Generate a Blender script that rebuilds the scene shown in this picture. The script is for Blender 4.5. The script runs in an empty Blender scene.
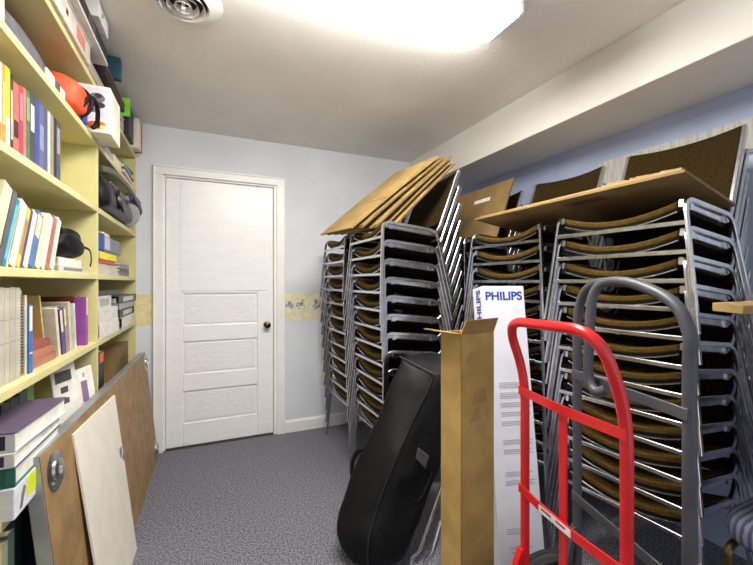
import bpy, bmesh, math, random
from mathutils import Vector, Matrix, noise
R = math.radians
random.seed(4)
SC = bpy.context.scene
COL = SC.collection
# ------------------------------------------------------------------ camera geometry
CAM_H, YAW, F = 1.25, 24.0, 380.0
CY, SY = math.cos(R(YAW)), math.sin(R(YAW))
def at(px, py, t):
    "a point seen at picture position (px, py) at distance t along the view axis"
    u, v = (px - 376.5) / F, (282.5 - py) / F
    return Vector((t * (u * CY + SY), t * (CY - u * SY), CAM_H + v * t))
def yx(px, X):
    "depth along the room at which a line of sight meets the plane x = X"
    u = (px - 376.5) / F
    return X * (CY - u * SY) / (u * CY + SY)
def atx(px, py, X):
    u = (px - 376.5) / F
    return at(px, py, X / (u * CY + SY))

# ------------------------------------------------------------------ materials
def lin(c):
    return tuple(((x / 255) / 12.92 if x / 255 <= .04045 else ((x / 255 + .055) / 1.055) ** 2.4) for x in c) + (1,)
MATS = {}
def mat(name, rgb, rough=.6, metal=0, var=.06, scale=12, bump=0, bscale=200, rgb2=None, detail=4, coat=0, stretch=None, spec=None):
    if name in MATS: return MATS[name]
    m = bpy.data.materials.new(name); m.use_nodes = True
    nt = m.node_tree; b = nt.nodes['Principled BSDF']
    b.inputs['Roughness'].default_value = rough; b.inputs['Metallic'].default_value = metal
    if spec is not None: b.inputs['Specular IOR Level'].default_value = spec
    if coat: b.inputs['Coat Weight'].default_value = coat; b.inputs['Coat Roughness'].default_value = .1
    tc = nt.nodes.new('ShaderNodeTexCoord'); src = tc.outputs['Object']
    if stretch:
        mp = nt.nodes.new('ShaderNodeMapping'); mp.inputs['Scale'].default_value = stretch
        nt.links.new(src, mp.inputs[0]); src = mp.outputs[0]
    n = nt.nodes.new('ShaderNodeTexNoise'); n.inputs['Scale'].default_value = scale; n.inputs['Detail'].default_value = detail
    nt.links.new(src, n.inputs['Vector'])
    r = nt.nodes.new('ShaderNodeValToRGB')
    c1 = lin(rgb); c2 = lin(rgb2) if rgb2 else tuple(min(1, x * (1 + var * 2)) for x in c1[:3]) + (1,)
    if not rgb2: c1 = tuple(x * (1 - var * 2) for x in c1[:3]) + (1,)
    r.color_ramp.elements[0].color = c1; r.color_ramp.elements[1].color = c2
    r.color_ramp.elements[0].position = .35; r.color_ramp.elements[1].position = .65
    nt.links.new(n.outputs['Fac'], r.inputs[0]); nt.links.new(r.outputs[0], b.inputs['Base Color'])
    if bump:
        n2 = nt.nodes.new('ShaderNodeTexNoise'); n2.inputs['Scale'].default_value = bscale; n2.inputs['Detail'].default_value = 3
        nt.links.new(src, n2.inputs['Vector'])
        bp = nt.nodes.new('ShaderNodeBump'); bp.inputs['Strength'].default_value = bump; bp.inputs['Distance'].default_value = .01
        nt.links.new(n2.outputs['Fac'], bp.inputs['Height']); nt.links.new(bp.outputs[0], b.inputs['Normal'])
    MATS[name] = m
    return m
def emit(name, rgb, s):
    m = bpy.data.materials.new(name); m.use_nodes = True
    b = m.node_tree.nodes['Principled BSDF']
    b.inputs['Base Color'].default_value = lin((245, 245, 240)); b.inputs['Emission Color'].default_value = lin(rgb); b.inputs['Emission Strength'].default_value = s
    return m
_pc = {}
def paint(rgb, rough=.55):
    "plain printed / painted colour"
    k = (rgb, rough)
    if k not in _pc: _pc[k] = mat('paint_%d_%d_%d_%d' % (rgb + (int(rough * 100),)), rgb, rough, var=.05, scale=25)
    return _pc[k]

M_wall = mat('wall_paint', (220, 223, 229), .7, var=.02, scale=3, bump=.08, bscale=90)
M_wallr = mat('right_wall_colour', (176, 187, 216), .7, var=.03, scale=3, bump=.08, bscale=90)  # bluer tone than the other walls
M_ceil = mat('ceiling_paint', (240, 237, 231), .8, var=.02, scale=2, bump=.25, bscale=60)
M_soffit = mat('soffit_paint', (226, 222, 214), .7, var=.02, scale=2)
M_white = mat('white_gloss_paint', (242, 240, 236), .32, var=.015, scale=8)
M_door = mat('door_white', (243, 242, 240), .3, var=.012, scale=6, bump=.1, bscale=30, stretch=(1, 1, 4))
M_grain = mat('door_panel_grain', (240, 239, 236), .35, var=.02, scale=30, bump=.35, bscale=26, stretch=(1, 1, 5))
M_shelf = mat('yellow_shelf_paint', (216, 207, 146), .42, var=.03, scale=6)
M_chrome = mat('chrome', (204, 205, 208), .23, 1, var=.05, scale=40)
M_gapshade = mat('seat_gap_shade', (14, 13, 12), .7, spec=.1)  # near-black added under the seats to darken the gaps between stacked chairs
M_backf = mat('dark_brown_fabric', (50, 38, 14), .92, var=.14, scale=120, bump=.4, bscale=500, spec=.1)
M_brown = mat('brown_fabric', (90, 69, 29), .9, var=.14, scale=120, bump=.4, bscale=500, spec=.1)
M_card = mat('cardboard', (154, 127, 76), .8, var=.07, scale=9, bump=.1, bscale=60)
M_card2 = mat('cardboard_dark', (126, 101, 58), .82, var=.08, scale=7, bump=.1, bscale=60)
M_black = mat('black_nylon', (10, 10, 11), .5, var=.2, scale=30, bump=.2, bscale=700, spec=.22)
M_blackp = mat('black_plastic', (26, 26, 28), .4, var=.1)
M_red = mat('red_enamel', (214, 24, 26), .3, var=.05, scale=10, coat=.4)
M_gray = mat('gray_enamel', (70, 71, 77), .45, var=.06, scale=14)
M_rubber = mat('tyre_rubber', (34, 33, 32), .8, var=.15)
M_hard = mat('hardboard', (150, 120, 78), .6, var=.1, scale=14, bump=.12, bscale=120)
M_alu = mat('aluminium_edge', (170, 176, 186), .4, .6, var=.06)
M_zinc = mat('zinc_metal', (175, 175, 172), .3, 1, var=.08)
M_brass = mat('brass_metal', (130, 110, 70), .3, 1, var=.1)
M_paper = mat('page_paper', (216, 210, 190), .85, var=.05, scale=60, stretch=(8, 8, 8))
M_wpanel = mat('white_board', (236, 229, 214), .45, var=.02)

# carpet: fine grey-blue loop pile with lighter and darker flecks
def carpet():
    m = mat('carpet', (64, 66, 78), .95, rgb2=(146, 146, 154), scale=115, bump=.8, bscale=150, detail=8)
    return m
M_carpet = carpet()
# whitewashed timber with streaks
M_wash = mat('whitewashed_timber', (186, 184, 176), .8, rgb2=(216, 214, 206), scale=9, stretch=(1, 9, .8), bump=.2, bscale=50)

# striped upholstery
def stripe_mat():
    m = bpy.data.materials.new('blue_striped_fabric'); m.use_nodes = True
    nt = m.node_tree; b = nt.nodes['Principled BSDF']; b.inputs['Roughness'].default_value = .95
    tc = nt.nodes.new('ShaderNodeTexCoord'); w = nt.nodes.new('ShaderNodeTexWave'); w.bands_direction = 'Y'
    w.inputs['Scale'].default_value = 15; w.inputs['Distortion'].default_value = 1.2; w.inputs['Detail'].default_value = 3; w.inputs['Detail Scale'].default_value = 6
    r = nt.nodes.new('ShaderNodeValToRGB')
    for i, (p, c) in enumerate(((0, (52, 58, 84)), (.55, (74, 80, 104)), (.75, (132, 128, 124)), (1, (92, 98, 122)))):
        e = r.color_ramp.elements[i] if i < 2 else r.color_ramp.elements.new(p)
        e.position = p; e.color = lin(c)
    nt.links.new(tc.outputs['Object'], w.inputs['Vector']); nt.links.new(w.outputs['Fac'], r.inputs[0]); nt.links.new(r.outputs[0], b.inputs['Base Color'])
    return m
M_stripe = stripe_mat()

# ------------------------------------------------------------------ mesh builder
class MB:
    def __init__(s): s.v = []; s.f = []; s.m = []
    def add(s, vs, fs, mi=0):
        o = len(s.v); s.v += [Vector(p) for p in vs]
        for f in fs: s.f.append([i + o for i in f]); s.m.append(mi)
        return s
    def box(s, x0, x1, y0, y1, z0, z1, mi=0, M=None):
        vs = [Vector((x, y, z)) for x in (x0, x1) for y in (y0, y1) for z in (z0, z1)]
        if M is not None: vs = [M @ p for p in vs]
        return s.add(vs, [(0, 1, 3, 2), (4, 6, 7, 5), (0, 4, 5, 1), (2, 3, 7, 6), (0, 2, 6, 4), (1, 5, 7, 3)], mi)
    def prism(s, poly, ext, mi=0):
        n = len(poly); ext = Vector(ext)
        vs = [Vector(p) for p in poly] + [Vector(p) + ext for p in poly]
        fs = [tuple(range(n))[::-1], tuple(range(n, 2 * n))] + [(i, (i + 1) % n, n + (i + 1) % n, n + i) for i in range(n)]
        return s.add(vs, fs, mi)
    def rings(s, rings, mi=0, closed=False, caps=True):
        k = len(rings[0]); vs = [p for r in rings for p in r]; fs = []
        n = len(rings)
        for i in range(n if closed else n - 1):
            a, b = i * k, ((i + 1) % n) * k
            for j in range(k): fs.append((a + j, a + (j + 1) % k, b + (j + 1) % k, b + j))
        if caps and not closed: fs += [tuple(range(k))[::-1], tuple(range((n - 1) * k, n * k))]
        return s.add(vs, fs, mi)
    def tube(s, path, r, seg=8, mi=0, closed=False, flat=1.0):
        P = [Vector(p) for p in path]; n = len(P); rings = []; up = None
        for i in range(n):
            a = P[i - 1] if (i or closed) else P[0]; b = P[(i + 1) % n] if (i < n - 1 or closed) else P[-1]
            t = (b - a).normalized()
            if up is None:
                up = Vector((0, 0, 1)) if abs(t.z) < .9 else Vector((1, 0, 0))
            x = (up - t * up.dot(t)).normalized(); up = x; y = t.cross(x)
            rr = r[i] if isinstance(r, (list, tuple)) else r
            rings.append([P[i] + x * rr * math.cos(2 * math.pi * j / seg) + y * rr * flat * math.sin(2 * math.pi * j / seg) for j in range(seg)])
        return s.rings(rings, mi, closed)
    def sweep(s, path, N, a, b, mi=0, rnd=.35):
        "flat or square bar along a path lying in the plane with normal N; a across the plane, b in it"
        P = [Vector(p) for p in path]; N = Vector(N).normalized(); n = len(P); rings = []
        A, B = a / 2, b / 2; c = min(A, B) * rnd
        prof = [(A - c, B), (A, B - c), (A, -B + c), (A - c, -B), (-A + c, -B), (-A, -B + c), (-A, B - c), (-A + c, B)]
        for i in range(n):
            t = (P[min(i + 1, n - 1)] - P[max(i - 1, 0)]).normalized(); q = t.cross(N).normalized()
            rings.append([P[i] + N * x + q * y for x, y in prof])
        return s.rings(rings, mi)
    def lathe(s, prof, seg=24, M=None, mi=0, caps=True):
        M = M or Matrix()
        return s.rings([[M @ Vector((r * math.cos(2 * math.pi * j / seg), r * math.sin(2 * math.pi * j / seg), z)) for j in range(seg)] for r, z in prof], mi, caps=caps)
    def xf(s, M):
        s.v = [M @ p for p in s.v]; return s
    def build(s, name, mats, parent=None, bevel=0, smooth=True, subsurf=0, angle=35):
        off = Vector(parent_origin(parent)) if parent else Vector()
        me = bpy.data.meshes.new(name)
        me.from_pydata([p - off for p in s.v], [], s.f)
        if not isinstance(mats, (list, tuple)): mats = [mats]
        for m in mats: me.materials.append(m)
        for p, mi in zip(me.polygons, s.m): p.material_index = mi; p.use_smooth = smooth
        bm = bmesh.new(); bm.from_mesh(me); bmesh.ops.recalc_face_normals(bm, faces=bm.faces); bm.to_mesh(me); bm.free()
        if smooth: me.set_sharp_from_angle(angle=R(angle))
        o = bpy.data.objects.new(name, me); COL.objects.link(o)
        if parent: o.parent = parent
        if bevel:
            b = o.modifiers.new('bevel', 'BEVEL'); b.width = bevel; b.segments = 2; b.limit_method = 'ANGLE'; b.angle_limit = R(40)
        if subsurf:
            q = o.modifiers.new('subsurf', 'SUBSURF'); q.levels = q.render_levels = subsurf
        return o
def parent_origin(p):
    v = Vector()
    while p: v = v + Vector(p.location); p = p.parent
    return v
def tag(o, label, cat, group=None):
    o['label'] = label; o['category'] = cat
    if group: o['group'] = group
    return o
def thing(name, loc, label, cat, group=None):
    o = bpy.data.objects.new(name, None); COL.objects.link(o); o.location = loc; o.empty_display_size = .1
    return tag(o, label, cat, group)
def struct(o):
    o['kind'] = 'structure'; return o
def spline(pts, n=6):
    P = [Vector(p) for p in pts]; out = []
    for i in range(len(P) - 1):
        p0, p1, p2, p3 = P[max(i - 1, 0)], P[i], P[i + 1], P[min(i + 2, len(P) - 1)]
        for k in range(n):
            t = k / n
            out.append(.5 * (2 * p1 + (p2 - p0) * t + (2 * p0 - 5 * p1 + 4 * p2 - p3) * t * t + (3 * p1 - p0 - 3 * p2 + p3) * t ** 3))
    return out + [P[-1]]
def fillet(pts, r, n=5):
    "polyline with rounded corners of radius about r"
    P = [Vector(p) for p in pts]; out = [P[0]]
    for i in range(1, len(P) - 1):
        a, b, c = P[i - 1], P[i], P[i + 1]
        d = min(r, (a - b).length * .48, (c - b).length * .48)
        s, e = b + (a - b).normalized() * d, b + (c - b).normalized() * d
        for k in range(n + 1):
            t = k / n; out.append(s * (1 - t) ** 2 + b * 2 * t * (1 - t) + e * t * t)
    return out + [P[-1]]
def bx(name, x0, x1, y0, y1, z0, z1, m, parent=None, bevel=.003):
    return MB().box(x0, x1, y0, y1, z0, z1).build(name, m, parent, bevel, smooth=False)

# ------------------------------------------------------------------ the room
BACK, LEFT, RIGHT, FRONT, CEIL = 3.2, -.77, 2.22, -1.6, 2.40
SOF_X, SOF_Z = 1.776, 2.13
struct(bx('floor', LEFT - .1, RIGHT + .1, FRONT, BACK + .1, -.05, 0, M_carpet, bevel=0))
struct(bx('ceiling', LEFT - .1, RIGHT + .1, FRONT, BACK + .1, CEIL, CEIL + .08, M_ceil, bevel=0))
# a shallow crease running over the plaster of the ceiling
struct(MB().tube([(.61, 2.30, CEIL + .001), (1.1, 2.33, CEIL + .001), (1.77, 2.37, CEIL + .001)], .0016, 6, flat=.8).build('trim_1', M_ceil))
DX0, DX1, DZ = -.298, .502, 2.045
b = MB().box(LEFT - .1, DX0, BACK, BACK + .1, 0, CEIL).box(DX1, RIGHT + .1, BACK, BACK + .1, 0, CEIL).box(DX0, DX1, BACK, BACK + .1, DZ, CEIL)
struct(b.build('wall_back', M_wall, smooth=False))
struct(bx('wall_left', LEFT - .1, LEFT, FRONT, BACK, 0, CEIL, M_wall, bevel=0))
WY0, WY1, WZ0, WZ1 = .20, 1.50, .95, 1.86
b = MB().box(RIGHT, RIGHT + .1, FRONT, WY0, 0, CEIL).box(RIGHT, RIGHT + .1, WY1, BACK, 0, CEIL)
b.box(RIGHT, RIGHT + .1, WY0, WY1, 0, WZ0).box(RIGHT, RIGHT + .1, WY0, WY1, WZ1, CEIL)
struct(b.build('wall_right', M_wallr, smooth=False))
struct(bx('trim_2', SOF_X, RIGHT, FRONT, BACK, SOF_Z, CEIL, M_soffit, bevel=.004))
b = MB()
b.prism([(DX1 + .085, BACK, 0), (DX1 + .085, BACK - .014, 0), (DX1 + .085, BACK - .014, .085), (DX1 + .085, BACK - .006, .1), (DX1 + .085, BACK, .1)], (RIGHT - DX1 - .085, 0, 0))
struct(b.build('baseboard_back', M_white, smooth=False))
struct(bx('baseboard_left', -.465, DX0 - .06, BACK - .014, BACK, 0, .1, M_white))
# wallpaper border
tr = bx('trim_3', DX1 + .084, RIGHT, BACK - .002, BACK, .935, 1.165, paint((230, 222, 186)), bevel=0); struct(tr)
random.seed(12)
fm = MB()
for cxx in (.625, .72, .86, .97, 1.10, 1.22):
    for k in range(16):
        a = random.uniform(0, 6.28); q = random.uniform(0, .034); r_ = random.uniform(.006, .012)
        c = (cxx + q * math.cos(a) * 1.2, 1.055 + random.choice((0, .0, .02)) + q * math.sin(a) * .9)
        mi = 2 if k < 4 else (1 if k % 3 else 0)
        fm.prism([(c[0] + r_ * math.cos(t) * (1 if mi < 2 else 1.5), BACK - .0022 - .00015 * k, c[1] + r_ * math.sin(t) * (1 if mi < 2 else .6)) for t in [i * math.pi / 4 for i in range(8)]], (0, .001, 0), mi)
fl_ = fm.build('printed_blossoms', [paint((122, 120, 158)), paint((166, 164, 190)), paint((150, 160, 128))], None, smooth=False); fl_.parent = tr
struct(bx('trim_4', -.75, DX0 - .056, BACK - .002, BACK, .935, 1.165, paint((228, 214, 160)), bevel=0))

# door: five-panel door with a flat board over its upper panels
dr = thing('door_1', (0, BACK, 0), 'white painted panel door with a flat board on its upper half and a dark knob', 'door')
dr['kind'] = 'structure'
cs = MB()
cs.box(DX0 - .057, DX0, BACK - .022, BACK, 0, DZ).box(DX1 + .018, DX1 + .082, BACK - .022, BACK, 0, DZ + .002).box(DX0 - .057, DX1 + .082, BACK - .022, BACK, DZ, DZ + .058)
cs.box(DX0 - .002, DX0 + .014, BACK - .002, BACK + .08, 0, DZ).box(DX1 - .004, DX1 + .02, BACK - .008, BACK + .08, 0, DZ).box(DX0, DX1, BACK - .002, BACK + .08, DZ - .014, DZ)
cs.box(DX0 - .064, DX0 - .05, BACK - .028, BACK, 0, DZ + .064).box(DX1 + .076, DX1 + .088, BACK - .028, BACK, 0, DZ + .064).box(DX0 - .064, DX1 + .088, BACK - .028, BACK, DZ + .052, DZ + .064)
cs.build('door_casing', M_white, dr, .004, smooth=False)
SX0, SX1, SZ1 = DX0 + .016, DX1 - .006, DZ - .016
yf, yr = BACK + .012, BACK + .026
slab = MB().box(SX0, SX1, yr, BACK + .055, .012, SZ1)
PX0, PX1 = SX0 + .115, SX1 - .125
rows = [(.185, .425), (.555, .80), (.925, 1.165)]
slab.box(SX0, PX0, yf, yr, .012, SZ1).box(PX1, SX1, yf, yr, .012, SZ1)
for z0, z1 in ((.012, rows[0][0]), (rows[0][1], rows[1][0]), (rows[1][1], rows[2][0]), (rows[2][1], SZ1)):
    slab.box(PX0, PX1, yf, yr, z0, z1)
slab.build('door_slab', M_door, dr, .006, smooth=False)
for z0, z1 in rows:
    MB().box(PX0 + .012, PX1 - .012, yr - .007, yr + .001, z0 + .012, z1 - .012).build('door_panel', M_grain, dr, .007, smooth=False)
bx('cover_board', SX0 + .095, SX1 - .055, yf - .007, yf, 1.185, SZ1 - .01, M_door, dr, .002)
bx('lock_plate', PX1 + .028, SX1 - .012, yf - .003, yf, .72, 1.10, M_door, dr, .001)
kn = MB().lathe([(.026, 0), (.026, .004), (.011, .008), (.010, .026), (.021, .034), (.027, .046), (.024, .058), (.012, .064), (.0, .065)], 20,
                Matrix.Translation((SX1 - .052, yf - .003, .905)) @ Matrix.Rotation(R(90), 4, 'X'))
kn.build('door_knob', mat('dark_brass', (86, 74, 44), .3, 1), dr)
# dark strip standing in for the shade in the gap under the door
struct(bx('trim_5', DX0, DX1, BACK - .002, BACK + .1, .0, .006, mat('door_gap_shade', (70, 62, 54), .6), bevel=0))

# window in the right wall, painted over, with a streaky header board
wn = thing('window_1', (RIGHT, .85, WZ0), 'pale painted-over window with a whitewashed header board behind the chair backs', 'window')
wn['kind'] = 'structure'
bx('header_board', RIGHT - .02, RIGHT, WY0 - .08, WY1 + .08, WZ1 - .02, 1.985, M_wash, wn, .003)
M_blind = mat('pale_blue_pane', (205, 216, 232), .5, var=.03, scale=4)
bx('pane', RIGHT + .02, RIGHT + .035, WY0, WY1, WZ0, WZ1 - .02, M_blind, wn, 0)
fr = MB().box(RIGHT - .01, RIGHT + .06, WY0, WY0 + .06, WZ0, WZ1).box(RIGHT - .01, RIGHT + .06, WY1 - .06, WY1, WZ0, WZ1).box(RIGHT, RIGHT + .05, WY0, WY1, WZ0, WZ0 + .05)
fr.build('window_frame', mat('pale_frame', (214, 222, 232), .5), wn, .003, smooth=False)
bx('window_sill', RIGHT - .06, RIGHT + .04, WY0 - .06, WY1 + .06, WZ0 - .035, WZ0, mat('pale_frame', (214, 222, 232)), wn, .004)

# ceiling light
cl = thing('ceiling_light', (.56, 1.26, CEIL), 'long white fluorescent ceiling light with a wraparound lens', 'light')
bx('housing', -.05, 1.165, 1.155, 1.365, CEIL - .025, CEIL - .001, M_white, cl, .003)
ln = MB(); prof = [(1.16, CEIL - .024), (1.158, CEIL - .06), (1.168, CEIL - .07), (1.352, CEIL - .07), (1.362, CEIL - .06), (1.36, CEIL - .024)]
ln.prism([(-.03, y, z) for y, z in prof], (1.178, 0, 0))
ln.build('lens', emit('lamp_lens', (255, 252, 245), 46.0), cl, smooth=False)
for x in (-.05, 1.149):
    ec = MB().prism([(x, y + (.004 if y > 1.26 else -.004), z - (.004 if z < CEIL - .05 else 0)) for y, z in prof], (.016, 0, 0))
    ec.build('end_cap', M_white, cl, .002, smooth=False)

# round ceiling diffuser
vt = thing('ceiling_vent', (-.09, 1.735, CEIL), 'round white ceiling air diffuser with concentric rings above the bookcase', 'vent')
def ring(r0, r1, z0, z1, th=.004):
    return MB().lathe([(r0, z0), (r1, z1), (r1, z1 + th), (r0, z0 + th)], 40, Matrix.Translation((-.09, 1.735, CEIL)), caps=False)
fl = MB().lathe([(.092, -.012), (.1, -.022), (.125, -.014), (.152, -.002), (.15, 0), (.092, 0)], 44, Matrix.Translation((-.09, 1.735, CEIL)), caps=False)
fl.build('flange', M_white, vt)
MB().lathe([(.095, -.003), (.0, -.003)], 32, Matrix.Translation((-.09, 1.735, CEIL)), caps=False).build('duct_opening', mat('duct_dark', (40, 34, 28), .8), vt)
for r0, r1, z0, z1 in ((.086, .074, -.03, -.012), (.06, .05, -.03, -.012), (.034, .026, -.032, -.014)):
    ring(r0, r1, z0, z1).build('vane_ring', M_white, vt)
MB().tube([(-.09, 1.735, CEIL - .004), (-.09, 1.735, CEIL - .04)], .008, 10).build('centre_post', M_white, vt)

# ------------------------------------------------------------------ bookcase
SF, SB = -.467, -.755
LV = {'G': .335, 'F': .655, 'E': .977, 'D': 1.29, 'C': 1.602, 'B': 1.905, 'A': 2.16}
DIV, ENDY, NEARY = 2.14, 3.195, 1.02
bc = thing('bookcase', ((SF + SB) / 2, 2.1, 0), 'pale yellow painted built-in bookcase along the left wall', 'bookcase')
for y in (NEARY, DIV, ENDY - .022):
    bx('upright', SB, SF, y, y + .022, 0, LV['A'] - .025, M_shelf, bc, .002)
for k, z in LV.items():
    if k == 'A':
        bx('shelf', SB, SF + .002, NEARY, ENDY, z - .025, z, M_shelf, bc, .002)
    else:
        bx('shelf', SB + .006, SF + .002, NEARY + .022, DIV, z - .025, z, M_shelf, bc, .002)
        bx('shelf', SB + .006, SF + .002, DIV + .022, ENDY - .022, z - .025, z, M_shelf, bc, .002)
bx('plinth', SB, SF - .02, NEARY + .022, ENDY - .022, 0, .08, M_shelf, bc, .002)
bx('back_panel', LEFT, SB + .006, NEARY, ENDY, 0, LV['A'], M_shelf, bc, 0)

# ------------------------------------------------------------------ things on the shelves
def book(x1, y0, T, H, D, z, rgb, label, group, lean=0, band=None, band2=None, name='book', rough=.5):
    """upright book: spine at x = x1 facing the room, T thick along the shelf, H tall, D deep; lean in degrees towards +y"""
    o = thing(name, (x1 - D / 2, y0, z), label, 'book', group)
    a = R(lean)
    # the turned book rests on its lower edge
    M = Matrix.Translation((x1, y0 + (0 if lean >= 0 else T * math.cos(a)), z)) @ Matrix.Rotation(-a, 4, 'X') @ Matrix.Translation((0, 0 if lean >= 0 else -T, 0))
    if lean >= 0:
        M = Matrix.Translation((x1, y0, z + T * math.sin(a))) @ Matrix.Rotation(-a, 4, 'X')
    c = min(.003, T * .2)
    cv = MB().box(-D, 0, 0, c, 0, H, 0, M).box(-D, 0, T - c, T, 0, H, 0, M).box(-c, 0, c, T - c, 0, H, 0, M)
    rgb = tuple(int(c_ * (.84 if group == G1 else .92)) for c_ in rgb)  # upright row darkened further, shelf shade put into its colours
    mats = [paint(rgb, rough)]
    e = .0006
    if band:
        (f0, f1, brgb) = band; mats.append(paint(brgb)); cv.box(-e, e, T * .14, T * .86, H * f0, H * f1, len(mats) - 1, M)
    if band2:
        (f0, f1, brgb) = band2; mats.append(paint(brgb)); cv.box(-e, e, T * .14, T * .86, H * f0, H * f1, len(mats) - 1, M)
    cv.build('cover', mats, o, smooth=False)
    MB().box(-D + .004, -c, c, T - c, .003, H - .003, 0, M).build('pages', M_paper, o, smooth=False)
    return o
def flat_book(x1, y0, y1, D, z, T, rgb, label, group, name='book', rot=0, cat='book', spine=None):
    "book lying flat, spine to the room"
    o = thing(name, (x1 - D / 2, (y0 + y1) / 2, z), label, cat, group)
    M = Matrix.Translation((x1, (y0 + y1) / 2, z)) @ Matrix.Rotation(R(rot), 4, 'Z')
    h = (y1 - y0) / 2; c = min(.003, T * .2)
    mats = [paint(rgb)]
    cv = MB().box(-D, 0, -h, h, 0, c, 0, M).box(-D, 0, -h, h, T - c, T, 0, M).box(-c, 0, -h, h, c, T - c, 0, M)
    if spine: mats.append(paint(spine)); cv.box(-.0006, .0008, -h * .7, h * .5, T * .25, T * .75, 1, M)
    cv.build('cover', mats, o, smooth=False)
    MB().box(-D + .004, -c, -h + .004, h - .004, c, T - c, 0, M).build('pages', M_paper, o, smooth=False)
    return o

# --- shelf C, near bay: the upright row
G1 = 'upright books on the third shelf from the top'
X = -.497
row = [  # px0, px1, top y, colour, band, band2, label
 (-4, 2.2, 60, (240, 228, 205), (.1, .3, (226, 120, 40)), None, 'cream book with an orange mark at the left end of the upper book row'),
 (2.2, 5.2, 64, (238, 160, 60), (.3, .8, (250, 205, 120)), None, 'orange book beside the cream one in the upper book row'),
 (5.2, 10.2, 67, (232, 220, 60), (.05, .42, (224, 222, 210)), None, 'bright yellow book with a pale lower spine in the upper book row'),
 (10.2, 13.2, 74, (50, 44, 42), (.2, .8, (170, 166, 160)), None, 'thin black book with pale lettering next to the bright yellow book'),
 (13.2, 19.2, 83, (205, 118, 100), (.28, .5, (54, 34, 30)), None, 'salmon book with a dark emblem on its spine'),
 (19.2, 23.2, 86, (206, 52, 92), (.55, .9, (228, 120, 140)), None, 'crimson pink book in the upper book row'),
 (23.2, 26, 88, (222, 140, 110), None, None, 'thin peach book between the crimson and the green book'),
 (26, 30, 90, (92, 124, 92), (.6, .9, (130, 152, 120)), None, 'dull green book in the upper book row'),
 (30, 35, 92, (74, 76, 80), (.5, .85, (200, 200, 196)), None, 'charcoal book with white slanted lettering on the spine'),
 (35, 39, 88, (66, 84, 160), None, None, 'royal blue book in the upper book row'),
 (39, 44.2, 91, (104, 114, 158), (.35, .7, (130, 136, 170)), None, 'slate blue volume to the right of the royal blue book'),
 (44.2, 47.6, 98, (96, 96, 140), None, None, 'violet grey volume between the slate blue and the white book'),
 (47.6, 50.4, 108, (236, 230, 214), None, None, 'narrow white book in the upper book row'),
 (50.4, 53.8, 110, (170, 160, 136), None, None, 'beige grey book near the right end of the upper book row'),
 (53.8, 56.4, 117, (36, 36, 40), None, None, 'slim black book near the right end of the upper book row'),
 (56.4, 60.5, 118, (84, 88, 104), (.5, .9, (150, 150, 156)), None, 'dark blue-grey book at the right end of the upper book row'),
]
for p0, p1, ty, rgb, b1, b2, lab in row:
    y0, y1 = yx(p0, X), yx(p1, X)
    H = min(.235, max(.15, atx((p0 + p1) / 2, ty, X).z - LV['C']))
    book(X, y0 + .0006, y1 - y0 - .0012, H, .17, LV['C'], rgb, lab, G1, 0, b1, b2)

# --- shelf D, near bay: leaning row
G2 = 'leaning books on the fourth shelf from the top'
X = -.492
row = [
 (-14, -3, .235, (236, 226, 190), None, 'cream book cut off at the left end of the leaning row'),
 (-3, 2, .232, (96, 94, 102), None, 'thick charcoal grey book leaning at the left of the row'),
 (2, 6, .212, (24, 132, 158), (.1, .9, (90, 180, 196)), 'teal book with pale lettering in the leaning row'),
 (6, 8, .20, (238, 226, 176), None, 'slim cream book between the teal and the thick white book'),
 (8, 16, .205, (244, 241, 232), (.1, .8, (222, 220, 212)), 'thick white book in the leaning row'),
 (16, 20, .195, (240, 206, 84), (.2, .8, (150, 130, 90)), 'golden yellow book in the leaning row'),
 (20, 22.6, .195, (98, 62, 122), None, 'thin purple book beside the golden yellow one'),
 (22.6, 28, .19, (240, 236, 222), None, 'white book to the right of the thin purple one'),
 (28, 35, .19, (84, 124, 184), (.55, .95, (222, 200, 170)), 'blue and peach book in the middle of the leaning row'),
 (35, 40, .195, (240, 232, 190), None, 'cream yellow book to the right of the blue one'),
 (40, 45, .20, (244, 240, 228), None, 'white book with blank spine left of the rust lettered book'),
 (45, 49.5, .20, (196, 120, 92), (.1, .85, (176, 96, 76)), 'rust red lettered book near the right end of the leaning row'),
 (49.5, 54, .20, (242, 238, 226), None, 'white book at the right end of the leaning row'),
]
for p0, p1, H, rgb, b1, lab in row:
    y0, y1 = yx(p0, X), yx(p1, X)
    book(X, y0, (y1 - y0) * math.cos(R(24)) - .0012, H, .165, LV['D'], rgb, lab, G2, 24, b1)

# --- shelf E, near bay: tall grey volumes then a mixed lot
G3 = 'tall grey bound volumes on the fifth shelf from the top'
X = -.49
row = [
 (-12, -4, .262, (206, 200, 184), 'outermost grey bound volume at the left edge of the tall set'),
 (-4, 4.6, .26, (200, 196, 182), 'wide grey bound volume, second of the tall set'),
 (4.6, 9.6, .258, (208, 200, 178), 'narrow cream-grey bound volume, third of the tall set'),
 (9.6, 16, .26, (196, 190, 172), 'grey bound volume, fourth of the tall set'),
 (16, 20.4, .258, (206, 200, 180), 'slim grey bound volume, fifth of the tall set'),
]
for p0, p1, H, rgb, lab in row:
    y0, y1 = yx(p0, X), yx(p1, X)
    book(X, y0 + .0006, y1 - y0 - .0012, H, .2, LV['E'], rgb, lab, G3, 0, (.42, .43, (150, 146, 136)), (.66, .67, (150, 146, 136)))
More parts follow.
